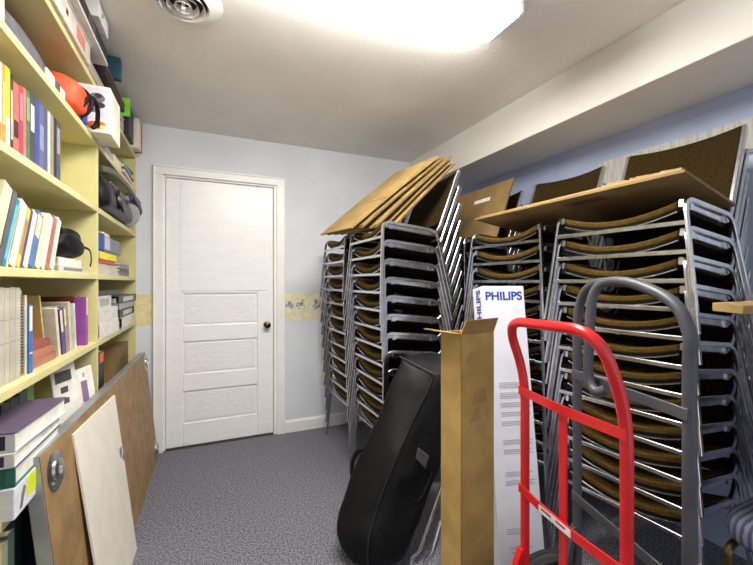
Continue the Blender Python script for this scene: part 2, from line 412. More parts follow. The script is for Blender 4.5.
# spiral-bound book
y0, y1 = yx(20.6, X), yx(24.4, X)
sp = thing('spiral_book', (X - .1, y0, LV['E']), 'beige spiral-bound book next to the tall grey volumes', 'book')
bx('cover', X - .2, X - .006, y0, y1, LV['E'] + .004, LV['E'] + .25, paint((186, 178, 158)), sp, .001)
coil = MB()
for k in range(26):
    z = LV['E'] + .012 + k * .009
    coil.tube([(X - .004 + .005 * math.cos(a), (y0 + y1) / 2 + (y1 - y0) * .45 * math.sin(a), z) for a in [i * math.pi / 4 for i in range(8)]], .0011, 5, closed=True)
coil.build('spiral_binding', M_blackp, sp)
book(X, yx(24.6, X), yx(27, X) - yx(24.6, X), .235, .18, LV['E'], (222, 214, 190), 'cream thin book between the spiral-bound and the blue book', 'assorted books on the fifth shelf')
book(X + .004, yx(27.2, X), yx(31, X) - yx(27.2, X), .205, .18, LV['E'], (38, 116, 205), 'bright blue book with a white top on the fifth shelf', 'assorted books on the fifth shelf', 0, (.62, .98, (226, 226, 226)), (.28, .31, (220, 226, 236)))
G4 = 'red-brown books lying flat on the fifth shelf'
for i, (rgb, lab) in enumerate((((168, 104, 92), 'red-brown flat book at the bottom of the small flat pile'), ((176, 120, 84), 'tan-brown flat book in the middle of the small flat pile'), ((150, 78, 68), 'dark red flat book on top of the small flat pile'))):
    flat_book(-.5 - .006 * i, 1.505, 1.505 + .225 - .012 * i, .15, LV['E'] + .026 * i, .0255, rgb, lab, G4)
G5 = 'assorted books on the fifth shelf'
z = LV['E']
book(-.5, 1.755, .026, .19, .21, z, (232, 224, 200), 'cream hardback with a yellowed top leaning over the flat red books', G5, -13)
book(-.53, 1.723, .012, .235, .2, z, (226, 196, 112), 'yellow card folder behind the cream leaning hardback', G5, -13, name='folder')
book(-.5, 1.80, .03, .185, .17, z, (92, 66, 132), 'violet book with a cream top leaning left on the fifth shelf', G5, -13, (.5, .95, (226, 214, 180)))
book(-.5, 1.84, .02, .185, .17, z, (170, 140, 178), 'lilac book beside the violet leaning one', G5, -11, (.6, .95, (230, 220, 190)))
book(-.5, 1.885, .024, .2, .19, z, (222, 212, 180), 'tall beige folder leaning left near the lilac book', G5, -9)
book(-.495, 1.93, .018, .19, .17, z, (236, 236, 226), 'white book with a dark stripe leaning on the beige folder', G5, -8, (.1, .9, (196, 206, 200)))
book(-.51, 1.975, .02, .215, .17, z, (126, 44, 46), 'dark red book behind the white leaning books on the fifth shelf', G5, -3)
book(-.482, 2.025, .03, .21, .18, z, (160, 84, 168), 'purple book with a cream top by the bookcase divider', G5, 0, (.62, .99, (228, 218, 196)))
# flat white pads and black pouch, shelf D near bay
G6 = 'pale pads lying flat beside the leaning books'
flat_book(-.485, 1.70, 2.07, .2, LV['D'], .022, (196, 194, 186), 'grey-white pad lying flat under the black pouch', G6, spine=(120, 116, 110))
flat_book(-.49, 1.72, 1.99, .19, LV['D'] + .023, .03, (232, 228, 216), 'thicker white pad lying on the grey pad under the pouch', G6)
def blob(name, c, rad, m, parent=None, amp=.012, sc=9, seed=0, sq=.75, seg=20, rows=12, flatbottom=None):
    mb = MB(); rings = []
    for i in range(1, rows):
        th = math.pi * i / rows
        rg = []
        for j in range(seg):
            ph = 2 * math.pi * j / seg
            d = Vector((math.sin(th) * math.cos(ph), math.sin(th) * math.sin(ph), -math.cos(th)))
            q = Vector([math.copysign(abs(x) ** sq, x) for x in d])
            p = Vector((q.x * rad[0], q.y * rad[1], q.z * rad[2]))
            p += d * amp * noise.noise(d * sc * .3 + Vector((seed, seed, 0)))
            if flatbottom is not None: p.z = max(p.z, flatbottom)
            rg.append(p + Vector(c))
        rings.append(rg)
    mb.rings(rings)
    return mb.build(name, m, parent, subsurf=1, angle=180)
pou = thing('pouch', (-.57, 1.82, LV['D'] + .053), 'soft black pouch lying on white pads beside the leaning books', 'pouch')
blob('body', (-.545, 1.90, LV['D'] + .053 + .058), (.075, .125, .062), M_black, pou, .03, 9, 2)
MB().tube(spline([(-.48, 1.98, LV['D'] + .11), (-.47, 2.03, LV['D'] + .10), (-.468, 2.045, LV['D'] + .06), (-.472, 2.042, LV['D'] + .03)]), .005, 6, flat=.4).build('strap', M_black, pou)
MB().tube(spline([(-.49, 1.82, LV['D'] + .15), (-.475, 1.90, LV['D'] + .135), (-.485, 1.98, LV['D'] + .11)]), .003, 6).build('zip', M_blackp, pou)

# --- shelf B near bay: bags, box
z = LV['B']
bk = thing('book', (-.6, 1.27, z), 'dark brown book standing at the left end of the upper shelf', 'book')
bx('cover', -.68, -.53, 1.28, 1.335, z, z + .2, paint((52, 36, 30)), bk, .002); bx('pages', -.676, -.534, 1.335, 1.345, z + .003, z + .196, M_paper, bk, .001)
bk = thing('book', (-.6, 1.29, z), 'pale cream book beside a dark brown one on the upper shelf', 'book')
bx('cover', -.60, -.52, 1.375, 1.38, z, z + .16, paint((224, 210, 168)), bk, .001); bx('pages', -.598, -.522, 1.38, 1.405, z + .003, z + .156, M_paper, bk, .001)
hb = thing('shoulder_bag', (-.645, 1.62, z), 'grey and black soft round-topped bag on the upper shelf left of the orange bag', 'bag')
mb = MB(); rings = []
for k in range(13):
    a = math.pi * k / 12; yy = 1.62 - .30 * math.cos(a); hh = .03 + .175 * math.sin(a) ** .6
    rings.append([Vector((-.615 + dx * (.5 + .5 * math.sin(a) ** .5), yy, z + dz * hh)) for dx, dz in ((-.085, .02), (-.095, .3), (-.09, .7), (-.05, .97), (.0, 1.0), (.05, .97), (.085, .7), (.09, .3), (.08, .02), (0, 0.02))])
mb.rings(rings); mb.build('body', mat('grey_bag_cloth', (98, 98, 106), .8, var=.1, scale=30, bump=.2, bscale=300), hb, subsurf=1, angle=180)
mb = MB()
for xx in (-.625,):
    mb.tube([(xx + .004 * math.sin(k), 1.62 - .29 * math.cos(math.pi * k / 14), z + .03 + .172 * math.sin(math.pi * k / 14) ** .6) for k in range(15)], .013, 8)
mb.build('rim', M_black, hb)
tg = MB()
for y0, y1, z1, mi in ((1.53, 1.60, .03, 0), (1.605, 1.65, .032, 1), (1.655, 1.70, .028, 0)):
    tg.box(-.472, -.466, y0, y1, z + .001, z + z1, mi)
tg.build('luggage_tag', [paint((226, 222, 216)), paint((84, 84, 82))], hb, .001, smooth=False)
ob = thing('lunch_bag', (-.55, 1.83, z), 'bright orange soft bag with black trim and handle on the upper shelf', 'bag')
M_or = mat('orange_nylon', (238, 84, 42), .6, var=.06, scale=20, bump=.2, bscale=200)
blob('body', (-.535, 1.86, z + .068), (.095, .108, .067), M_or, ob, .015, 9, 5, sq=.6)
MB().tube([(-.535 + .106 * math.cos(a), 1.885 , z + .072 + .074 * math.sin(a)) for a in [i * math.pi / 10 - .9 for i in range(14)]], .009, 8).build('piping', M_black, ob)
MB().tube(spline([(-.452, 1.84, z + .04), (-.432, 1.86, z + .085), (-.424, 1.90, z + .095), (-.424, 1.95, z + .07), (-.432, 1.97, z + .02), (-.445, 1.96, z - .0)]), .009, 8).build('handle', M_black, ob)
bx('side_pocket', -.482, -.458, 1.905, 1.95, z + .001, z + .055, paint((24, 76, 190)), ob, .006)
# white printed box standing over the shelf edge
wb = thing('product_box', (-.46, 2.08, z), 'white box with a black and white picture and orange fruit on its side', 'box')
A0, A1 = yx(93.5, -.40), yx(122, -.34)
BX0, BX1, BY0, BY1, BZ0, BZ1 = -.535, -.39, 2.01, 2.21, z, z + .205
bx('carton', BX0, BX1, BY0, BY1, BZ0, BZ1, paint((242, 238, 226), .45), wb, .004)
# printed side faces the camera end of the shelf
MB().box(BX0 + .055, BX1 - .014, BY0 - .0012, BY0 + .001, BZ0 + .055, BZ1 - .012).build('printed_picture', mat('grey_print', (205, 205, 220), .4, rgb2=(225, 225, 235), scale=20), wb, smooth=False)
for cx, cz, rx, rz, mi in ((BX0 + .095, BZ0 + .15, .03, .022, 0), (BX0 + .102, BZ0 + .12, .024, .014, 1), (BX0 + .10, BZ0 + .16, .014, .011, 1), (BX0 + .08, BZ0 + .095, .018, .01, 0), (BX0 + .085, BZ0 + .03, .026, .018, 2), (BX0 + .105, BZ0 + .034, .022, .016, 2), (BX0 + .118, BZ0 + .025, .013, .009, 3)):
    pr = MB(); pr.prism([(cx + rx * math.cos(i * math.pi / 7), BY0 - .0016 - .0003 * mi, cz + rz * math.sin(i * math.pi / 7)) for i in range(14)], (0, .002, 0), mi)
    pr.build('printed_motif', [paint((120, 118, 130)), paint((50, 48, 54)), paint((226, 108, 56)), paint((220, 206, 120))], wb, smooth=False)
# --- shelf B far bay: flat books
G7 = 'books lying flat on the second shelf of the far bay'
flat_book(-.465, 2.20, 2.46, .2, z, .03, (172, 176, 190), 'grey-blue book lying flat behind the white printed box', G7, spine=(150, 150, 164))
flat_book(-.475, 2.21, 2.44, .2, z + .031, .022, (120, 112, 104), 'brown-grey book lying on the grey-blue one', G7)
flat_book(-.468, 2.49, 2.68, .18, z, .05, (236, 226, 190), 'cream block of a book lying flat on the second shelf', G7)
for i, (rgb, T, lab) in enumerate((((176, 104, 70), .016, 'rust-edged thin book at the bottom of the small teal pile'), ((222, 214, 200), .018, 'pale thin book in the small teal pile'), ((120, 60, 50), .014, 'dark red thin book in the small teal pile'), ((110, 146, 150), .028, 'teal-grey book near the top of the small pile'), ((60, 62, 60), .012, 'dark thin book on top of the small teal pile'))):
    flat_book(-.468 + (.004 if i % 2 else 0), 2.72 + .01 * i, 3.02 + .02 * (i % 3), .17, z + (.0, .017, .036, .051, .08)[i], T, rgb, lab, G7, rot=(0, 2, -2, 1, -3)[i])

# --- top shelf
z = LV['A']
def slabbox(name, cat, label, x0, x1, y0, y1, z0, z1, rgb, extra=None, tilt=0, bev=.003, group=None):
    o = thing(name, ((x0 + x1) / 2, (y0 + y1) / 2, z0), label, cat, group)
    M = Matrix.Translation((x1, y0, z0)) @ Matrix.Rotation(R(tilt), 4, 'X')
    MB().box(x0 - x1, 0, 0, y1 - y0, 0, z1 - z0, 0, M).build('cover', paint(rgb), o, bev, smooth=False)
    if extra:
        for nm, (xa, xb, ya, yb, za, zb), c in extra:
            MB().box(xa, xb, ya, yb, za, zb, 0, M).build(nm, paint(c), o, .001, smooth=False)
    return o
GT = 'binders on the top of the bookcase'
slabbox('ring_binder', 'binder', 'grey-white binder with a finger hole and a red label on top of the bookcase', -.71, -.452, 1.38, 1.96, z, z + .085, (206, 198, 188),
        [('finger_hole', (-.002, .0012, .28, .30, .035, .055), (30, 28, 28)), ('spine_label', (-.002, .0012, .40, .5, .02, .07), (206, 128, 108)), ('metal_edge', (-.25, .004, .0, .58, .085, .092), (216, 212, 204))], group=GT)
slabbox('ring_binder', 'binder', 'black binder with a label window lying high on top of the bookcase', -.70, -.425, 1.68, 2.12, z + .108, z + .165, (34, 34, 36),
        [('metal_edge', (-.25, .003, -.02, .44, -.015, -.002), (214, 212, 208)), ('label_window', (-.002, .0012, .14, .24, .012, .045), (84, 80, 74)), ('page_block', (-.24, -.02, -.003, .0, .01, .06), (200, 196, 190))], group=GT)
slabbox('magazine_file', 'file box', 'white file with a punched hole poking up to the ceiling above the bookcase', -.66, -.40, 1.86, 2.02, z + .166, z + .232, (232, 230, 228),
        [('finger_hole', (-.002, .0012, .05, .064, .03, .044), (40, 40, 40))], group=GT)
slabbox('ring_binder', 'binder', 'grey binder in the middle of the bookcase top', -.71, -.46, 1.99, 2.30, z, z + .05, (168, 160, 146), [('metal_edge', (-.1, .003, .30, .314, .0, .05), (226, 220, 206))], group=GT)
slabbox('ring_binder', 'binder', 'grey-brown binder near the middle of the bookcase top', -.71, -.462, 2.32, 2.72, z, z + .07, (176, 168, 152), [('metal_edge', (-.1, .004, .0, .4, .07, .076), (206, 200, 190)), ('finger_hole', (-.002, .0012, .3, .32, .03, .046), (40, 36, 34))], group=GT)
slabbox('ring_binder', 'binder', 'dark binder with a red edge lying on the grey binders', -.70, -.44, 2.18, 2.62, z + .078, z + .125, (44, 36, 36), [('red_edge', (-.01, .002, .0, .44, .04, .048), (168, 66, 50))], group=GT)
slabbox('folder', 'folder', 'dark teal folder standing up behind the dark red-edged binder', -.66, -.405, 2.30, 2.34, z + .127, z + .235, (26, 76, 92), None, group=GT)
slabbox('folder', 'folder', 'lime green folder poking out on top of the bookcase', -.60, -.42, 2.66, 2.675, z + .078, z + .185, (132, 214, 48), None, group=GT)
slabbox('ring_binder', 'binder', 'black binder beside the lime green folder on the bookcase top', -.70, -.44, 2.75, 2.84, z, z + .2, (40, 40, 46), None, group=GT)
slabbox('ring_binder', 'binder', 'charcoal binder leaning next to the white and red box', -.70, -.445, 2.86, 2.95, z, z + .19, (58, 58, 66), None, tilt=0, group=GT)
slabbox('game_box', 'box', 'white box with a red lid standing at the far end of the bookcase top', -.70, -.425, 3.0, 3.12, z, z + .2, (232, 226, 212), [('red_lid', (-.28, .004, .10, .125, .0, .205), (206, 62, 44))], group=GT)

# --- shelf C far bay: portable stereo
z = LV['C']
st = thing('portable_stereo', (-.56, 2.62, z), 'black and silver portable stereo with a carry handle on the far bay shelf', 'stereo')
mb = MB(); rings = []
for k in range(11):
    f = k / 10; y = 2.22 + .72 * f; e = 1 - .35 * abs(2 * f - 1) ** 4
    rings.append([Vector((-.57 + dx * .145 * (.6 + .4 * e), y, z + .008 + dz * .235 * (.82 + .18 * e))) for dx, dz in ((-.9, .0), (-1, .2), (-1, .7), (-.8, .95), (-.3, 1), (.2, .95), (.7, .75), (.95, .45), (1, .2), (.9, .0))])
mb.rings(rings); mb.build('body', mat('stereo_black', (16, 16, 18), .4), st, subsurf=1, angle=60)
blob('speaker_end', (-.53, 2.93, z + .11), (.125, .11, .108), mat('silver_plastic', (160, 162, 168), .35, .2), st, 0, sq=.8)
mb = MB()
for k in range(7): mb.lathe([(.008, 0), (.007, .006), (0, .007)], 10, Matrix.Translation((-.455, 2.33 + .06 * k, z + .16)) @ Matrix.Rotation(R(70), 4, 'Y'))
mb.build('button_row', mat('button_grey', (120, 120, 124), .4), st)
MB().tube(spline([(-.47, 2.22, z + .20), (-.44, 2.35, z + .215), (-.425, 2.6, z + .21), (-.418, 2.80, z + .185), (-.405, 2.94, z + .135), (-.412, 2.98, z + .11)]), .016, 8, flat=.6).build('carry_handle', mat('handle_grey', (98, 90, 84), .5), st)
MB().box(-.46, -.42, 2.86, 3.08, z + .155, z + .215, 0).build('tape_lid', paint((86, 84, 148)), st, .012, smooth=False)
MB().lathe([(.065, 0), (.06, .012), (.03, .006), (.0, .006)], 20, Matrix.Translation((-.43, 2.45, z + .085)) @ Matrix.Rotation(R(80), 4, 'Y')).build('speaker_grille', M_blackp, st)

# --- shelf D far bay
z = LV['D']
flat_book(-.475, 2.19, 2.62, .2, z, .055, (206, 198, 180), 'beige box file lying flat at the bottom of the far bay pile', 'pile in the far bay', name='box_file', cat='box file')
flat_book(-.47, 2.19, 2.53, .2, z + .056, .018, (196, 74, 66), 'red book under the yellow folder in the far bay', 'pile in the far bay')
flat_book(-.465, 2.18, 2.54, .2, z + .075, .035, (238, 216, 44), 'bright yellow folder on the red book in the far bay', 'pile in the far bay', name='folder', cat='folder')
pj = thing('projector', (-.56, 2.42, z + .111), 'small grey machine with a blue end resting on the yellow folder', 'machine')
bx('case', -.66, -.462, 2.25, 2.64, z + .111, z + .195, mat('machine_grey', (118, 120, 130), .5), pj, .012)
bx('end_panel', -.655, -.46, 2.185, 2.252, z + .113, z + .2, paint((44, 74, 142)), pj, .008)
bx('front_label', -.464, -.4605, 2.26, 2.36, z + .125, z + .185, paint((190, 192, 200)), pj, .001)
bx('top_box', -.60, -.49, 2.36, 2.50, z + .195, z + .222, paint((222, 214, 190)), pj, .004)
for i, (T, rgb, lab) in enumerate(((.022, (122, 118, 104), 'olive paperback at the bottom of the small far pile'), (.02, (96, 92, 84), 'dark grey paperback second in the small far pile'), (.02, (150, 146, 140), 'grey paperback third in the small far pile'), (.018, (178, 176, 172), 'pale grey paperback on top of the small far pile'))):
    flat_book(-.47, 2.66 + .008 * i, 2.94, .15, z + .0225 * i, T, rgb, lab, 'small pile of paperbacks in the far bay')

# --- shelf E far bay: white binders lying flat
z = LV['E']
def binder(x1, y0, y1, z0, T, rgb, label, patch=None, rot=0):
    o = thing('ring_binder', (x1 - .13, (y0 + y1) / 2, z0), label, 'binder', 'binders lying in the far bay')
    M = Matrix.Translation((x1, (y0 + y1) / 2, z0)) @ Matrix.Rotation(R(rot), 4, 'Z'); h = (y1 - y0) / 2
    MB().box(-.25, 0, -h, h, 0, .004, 0, M).box(-.25, 0, -h, h, T - .004, T, 0, M).box(-.004, 0, -h, h, .004, T - .004, 0, M).build('cover', paint(rgb), o, .001, smooth=False)
    MB().box(-.235, -.02, -h + .012, h - .012, .004, T * .7, 0, M).build('page_block', M_paper, o, smooth=False)
    if patch: MB().box(-.001, .001, -h * .6, h * .6, T * .2, T * .8, 0, M).build('spine_label', paint(patch), o, smooth=False)
binder(-.462, 2.17, 2.58, z, .075, (232, 228, 222), 'white binder at the bottom of the left far pile')
binder(-.466, 2.175, 2.58, z + .076, .066, (228, 224, 216), 'white binder second in the left far pile')
binder(-.476, 2.17, 2.47, z + .143, .062, (214, 212, 206), 'white binder with a grey label on top of the left far pile', (168, 170, 170))
binder(-.458, 2.62, 3.08, z, .066, (224, 220, 212), 'white binder with a dark corner at the bottom of the right far pile', rot=2)
binder(-.462, 2.61, 3.08, z + .067, .046, (60, 58, 58), 'black binder second in the right far pile', (196, 194, 188))
binder(-.464, 2.62, 3.06, z + .114, .034, (176, 174, 172), 'grey binder third in the right far pile')
binder(-.46, 2.63, 3.09, z + .149, .046, (96, 94, 94), 'dark grey binder on top of the right far pile', (206, 204, 200), rot=-2)
binder(-.474, 2.22, 2.60, z + .206, .026, (72, 70, 68), 'dark thin binder bridging the top of the far binders', rot=-3)

# --- shelf F near bay: big white volumes lying, green books, leaflets
z = LV['F']
def bigbook(y0, y1, z0, T, top, spine, label, x1=-.44, rot=0, picture=None):
    o = thing('book', (x1 - .06, (y0 + y1) / 2, z0), label, 'book', 'large books piled flat on the low shelf')
    M = Matrix.Translation((x1, y0, z0)) @ Matrix.Rotation(R(rot), 4, 'Z'); L = y1 - y0
    MB().box(-.105, 0, 0, L, T - .004, T, 0, M).box(-.105, 0, 0, L, 0, .004, 1, M).box(-.105, 0, 0, .004, .004, T - .004, 1, M).build('cover', [paint(top), paint(spine)], o, .0015, smooth=False)
    MB().box(-.101, -.005, .005, L - .006, .0042, T - .0042, 0, M).build('pages', paint((238, 233, 220), .8), o, smooth=False)
    if picture: MB().box(-.095, -.02, -.0012, .001, T * .15, T * .85, 0, M).build('spine_picture', paint(picture), o, smooth=False)
bt = thing('storage_box', (-.55, 1.35, z), 'low white box with a yellow sticker under the pile of large books', 'box')
bx('carton', -.56, -.44, 1.235, 1.56, z, z + .08, paint((226, 228, 236)), bt, .003)
bx('yellow_sticker', -.441, -.4388, 1.305, 1.362, z + .022, z + .075, paint((226, 236, 40)), bt, 0)
mb = MB(); mb.prism([(-.4395, 1.262, z + .012), (-.4395, 1.275, z + .014), (-.4395, 1.296, z + .056), (-.4395, 1.286, z + .066), (-.4395, 1.275, z + .05)], (.001, 0, 0))
mb.build('printed_motif', paint((120, 120, 104)), bt, smooth=False)
bigbook(1.24, 1.56, z + .081, .05, (28, 100, 96), (24, 108, 100), 'teal-spined large book at the bottom of the pile', picture=(18, 90, 84))
bigbook(1.235, 1.57, z + .132, .036, (222, 216, 204), (232, 230, 232), 'white large book with a purple picture, second from the top of the pile', picture=(70, 48, 84))
bigbook(1.24, 1.56, z + .169, .05, (96, 82, 104), (232, 230, 232), 'large book with a purple cover on top of the pile', picture=(58, 38, 66), rot=-3)
G8 = 'green cloth books on the low shelf'
for i, (rgb, y, H, lab) in enumerate((((40, 74, 58), 1.50, .225, 'dark green book at the left behind the large pile'), ((34, 66, 52), 1.56, .225, 'deep green book, second from the left behind the large pile'), ((46, 84, 60), 1.62, .23, 'forest green book behind the large pile'), ((112, 186, 84), 1.68, .24, 'bright green book standing behind the large pile'))):
    book(-.565, y, .055, H, .15, z, rgb, lab, G8)
book(-.60, 1.80, .05, .25, .15, z, (34, 92, 48), 'tall dark green book beside the white leaflets', G8)
def leaflet(y0, y1, h, label, tilt, pics, x1):
    o = thing('leaflet', (x1, (y0 + y1) / 2, z), label, 'leaflet', 'white printed leaflets on the low shelf')
    M = Matrix.Translation((x1, y0, z)) @ Matrix.Rotation(R(tilt), 4, 'Y') @ Matrix.Rotation(R(-22), 4, 'Z')
    L = y1 - y0
    MB().box(-.006, 0, 0, L, 0, h, 0, M).build('sheet', paint((238, 234, 224)), o, .001, smooth=False)
    pm = MB()
    for a0, a1, b0, b1, mi in pics: pm.box(-.001, .0008, L * a0, L * a1, h * b0, h * b1, mi, M)
    pm.build('printed_picture', [paint((84, 80, 84)), paint((140, 112, 150)), paint((170, 166, 160))], o, smooth=False)
leaflet(1.83, 1.95, .27, 'white leaflet with dark pictures leaning at the back of the low shelf', -6, ((.12, .8, .74, .9, 0), (.3, .6, .58, .67, 0), (.3, .6, .42, .5, 0)), -.52)
leaflet(1.98, 2.08, .225, 'white leaflet with a purple photograph near the bookcase divider', -7, ((.25, .6, .35, .75, 1), (.2, .6, .12, .2, 2), (.4, .52, .82, .9, 2)), -.485)
# --- shelf F far bay
bx_o = book(-.485, 2.255, .10, .25, .17, z, (40, 34, 44), 'black book with an orange top and a magenta foot in the far bay', 'books on the far low shelf', 0, (.78, .97, (240, 96, 60)), (.05, .28, (150, 44, 130)))
book(-.56, 2.40, .03, .28, .15, z, (104, 106, 116), 'grey book leaning behind the tan box', 'books on the far low shelf', 12)
tb = thing('cardboard_box', (-.56, 2.6, z), 'small tan cardboard box on the far bay low shelf', 'box')
bx('carton', -.575, -.50, 2.70, 3.1, z, z + .19, M_card2, tb, .003)
bx('printed_strip', -.501, -.4985, 2.84, 2.98, z + .10, z + .125, paint((92, 66, 36)), tb, 0)
# --- bottom shelf books
z = LV['G']; X = -.5
yy = 1.262
for rgb, T, H, lab in (((222, 204, 140), .03, .20, 'cream yellow book at the left of the bottom row'), ((176, 176, 150), .03, .19, 'pale sage book in the bottom row'), ((88, 110, 92), .035, .2, 'grey green book in the bottom row'), ((28, 46, 44), .045, .22, 'blackish green book in the bottom row'), ((20, 20, 24), .04, .235, 'black book in the bottom row'), ((30, 42, 84), .05, .24, 'navy blue book in the bottom row'), ((24, 22, 26), .05, .24, 'black tall book right of the navy one in the bottom row'), ((70, 30, 30), .04, .22, 'maroon book near the end of the bottom row')):
    book(-.485, yy, T, H + .04, .17, z, rgb, lab, 'books on the bottom shelf'); yy += T + .001

# ------------------------------------------------------------------ table top leaning on the shelves, white panel on it
tt = thing('table_top', (-.36, 2.25, 0), 'brown hardboard table top with grey metal edging leaning against the bookcase', 'table top')
NB, NT, FB, FT = Vector((-.352, 1.36, 0)), Vector((-.432, 1.385, .765)), Vector((-.318, 3.10, 0)), Vector((-.396, 3.125, .765))
# outer face is the +x side; thickness goes towards the bookcase
Wd = (FB - NB).normalized(); Ud = (NT - NB).normalized(); Nd = Wd.cross(Ud).normalized()
if Nd.x < 0: Nd = -Nd
Ud = Nd.cross(Wd).normalized() if Nd.cross(Wd).z > 0 else -Nd.cross(Wd).normalized()
def tp(a, h, d): return NB + Wd * a + Ud * h + Nd * d
Lb = (FB - NB).length; Hb = .765
def tbox(a0, a1, h0, h1, d0, d1, mi=0, mb=None):
    mb = mb or MB()
    vs = [tp(a, h, d) for a in (a0, a1) for h in (h0, h1) for d in (d0, d1)]
    return mb.add(vs, [(0, 1, 3, 2), (4, 6, 7, 5), (0, 4, 5, 1), (2, 3, 7, 6), (0, 2, 6, 4), (1, 5, 7, 3)], mi)
tbox(.004, Lb - .004, .006, Hb - .004, -.030, 0).build('hardboard_face', M_hard, tt, .001, smooth=False)
e = tbox(0, .0035, 0, Hb, -.036, -.002); tbox(Lb - .0035, Lb, 0, Hb, -.036, -.002, 0, e); tbox(0, Lb, Hb - .0035, Hb, -.036, -.002, 0, e); tbox(0, Lb, 0, .005, -.036, -.002, 0, e); tbox(0, Lb, 0, Hb, -.038, -.033, 0, e)
e.build('metal_edge', M_alu, tt, .001, smooth=False)
def flange(a, h):
    q = tp(a, h, 0); M = Matrix.Translation(q) @ Nd.to_track_quat('Z', 'Y').to_matrix().to_4x4()
    f = MB().lathe([(.06, 0), (.06, .002), (.053, .004), (.038, .005), (.035, .012), (.03, .015), (.014, .015), (.012, .007), (0, .007)], 26, M)
    for k in range(4):
        f.lathe([(.005, .004), (.004, .009), (0, .0095)], 8, M @ Matrix.Translation((.047 * math.cos(k * math.pi / 2 + .6), .047 * math.sin(k * math.pi / 2 + .6), 0)))
    return f.build('leg_socket', M_zinc, tt)
for a, h in ((.088, .685), (Lb - .05, .70), (Lb - .05, .09), (.09, .09)): flange(a, h)
wp = thing('white_panel', (-.29, 1.8, 0), 'cream white thin panel leaning on the brown table top', 'panel')
a0, a1 = .24, .74
def wpt(a, h): # leans a little more than the table top
    return NB + Wd * a + Vector((.036 - .145 * h, 0, h))
p = [wpt(a0 - .01, 0), wpt(a1 - .01, 0), wpt(a1 + .07, .712), wpt(a0 + .01, .73)]
MB().prism(p, Nd * -.008).build('sheet', M_wpanel, wp, .001, smooth=False)
q = wpt(a1 - .03, .42)
mb = MB()
for k, (da, dh, w, h) in enumerate(((0, 0, .022, .03), (.018, -.035, .02, .03), (-.01, -.008, .008, .05))):
    c = wpt(a1 - .01 + da, .45 + dh) + Nd * .001
    mb.prism([c, c + Wd * w, c + Wd * w + Vector((-.001, 0, h)), c + Vector((-.001, 0, h))], Nd * .0006)
mb.build('label_mark', paint((120, 118, 150)), wp, smooth=False)

# ------------------------------------------------------------------ stacking chairs
KS = .11
def make_chair(name, label, group):
    root = thing(name, (0, 0, 0), label, 'chair', group)
    o0 = Vector((0, 0, 0))
    for s in (-1, 1):
        pts = fillet([(-.032, 0, 0), (.0, 0, .455), (.345, 0, .42), (.425, 0, 0)], .05, 5)
        path = [Vector((p.x, s * (.236 + KS * (.455 - p.z)), p.z)) for p in pts]
        Nn = Vector((0, 1, s * KS))
        m = MB().sweep(path, Nn, .0105, .0175)
        # small brackets tying the leg frame to the seat rail
        for x, z in ((.05, .43), (.30, .405)): m.box(x - .012, x + .012, *sorted((s * .222, s * .236)), z - .014, z + .012)
        m.build('leg_frame', M_chrome, root)
        pts = fillet([(.004, 0, .438), (.365, 0, .398), (.52, 0, .80)], .06, 6)
        MB().sweep([Vector((p.x, s * .223, p.z)) for p in pts], (0, 1, 0), .015, .026).build('side_rail', M_chrome, root)
    MB().sweep([(-.011, -.244, .369), (-.011, .244, .369)], (1, 0, 0), .008, .016).build('front_bar', M_chrome, root)
    # dished seat
    ny, nx = 12, 8; top, bot = [], []
    for i in range(nx + 1):
        x = .0 + .36 * i / nx; rt, rb = [], []
        for j in range(ny + 1):
            y = -.212 + .424 * j / ny; sag = .038 * (1 - (y / .212) ** 2)
            if i == 0: sag += .006
            zt = .452 - x * .11 - sag
            rt.append(Vector((x, y, zt))); rb.append(Vector((x + (.004 if i == 0 else 0), y, zt - .022 - (.006 if 0 < i < nx else 0))))
        top.append(rt); bot.append(rb)
    rings = [t + b[::-1] for t, b in zip(top, bot)]
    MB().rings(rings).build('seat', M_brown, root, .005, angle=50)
    shade_rings = [[p + Vector((.006 if i == 0 else 0, 0, -.0285 if 0 < i < nx else -.0225)) for p in t] + [p + Vector((.006 if i == 0 else 0, 0, -.034)) for p in t][::-1] for i, t in enumerate(top)]
    MB().rings(shade_rings).build('seat_shade', M_gapshade, root, angle=50)  # black layer below the seat, deepening the shade inside the stack
    MB().tube([(.002, -.212 + .424 * j / 12, .440 - .038 * (1 - ((-.212 + .424 * j / 12) / .212) ** 2) - .03) for j in range(13)], .003, 6).build('seat_trim', M_chrome, root)
    # curved padded backrest between the posts
    A, B = Vector((.395, 0, .478)), Vector((.522, 0, .805)); rings = []
    nrm = Vector((B.z - A.z, 0, A.x - B.x)).normalized()
    for i in range(6):
        c = A.lerp(B, i / 5); rt, rb = [], []
        for j in range(ny + 1):
            y = -.214 + .428 * j / ny; dd = .03 * (1 - (y / .214) ** 2)
            th = .011 if 0 < i < 5 else .008
            rt.append(Vector((c.x, y, c.z)) + nrm * (dd - th)); rb.append(Vector((c.x, y, c.z)) + nrm * (dd + th))
        rings.append(rt + rb[::-1])
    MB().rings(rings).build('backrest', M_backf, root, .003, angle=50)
    return root
def dup(root, label):
    r = root.copy(); COL.objects.link(r); r['label'] = label
    for ch in list(root.children):
        c = ch.copy(); COL.objects.link(c); c.parent = r
    return r
ORD = ['topmost', 'second from the top', 'third from the top', 'fourth from the top', 'fifth from the top', 'sixth from the top',
       'sixth from the bottom', 'fifth from the bottom', 'fourth from the bottom', 'third from the bottom', 'second from the bottom', 'bottommost']
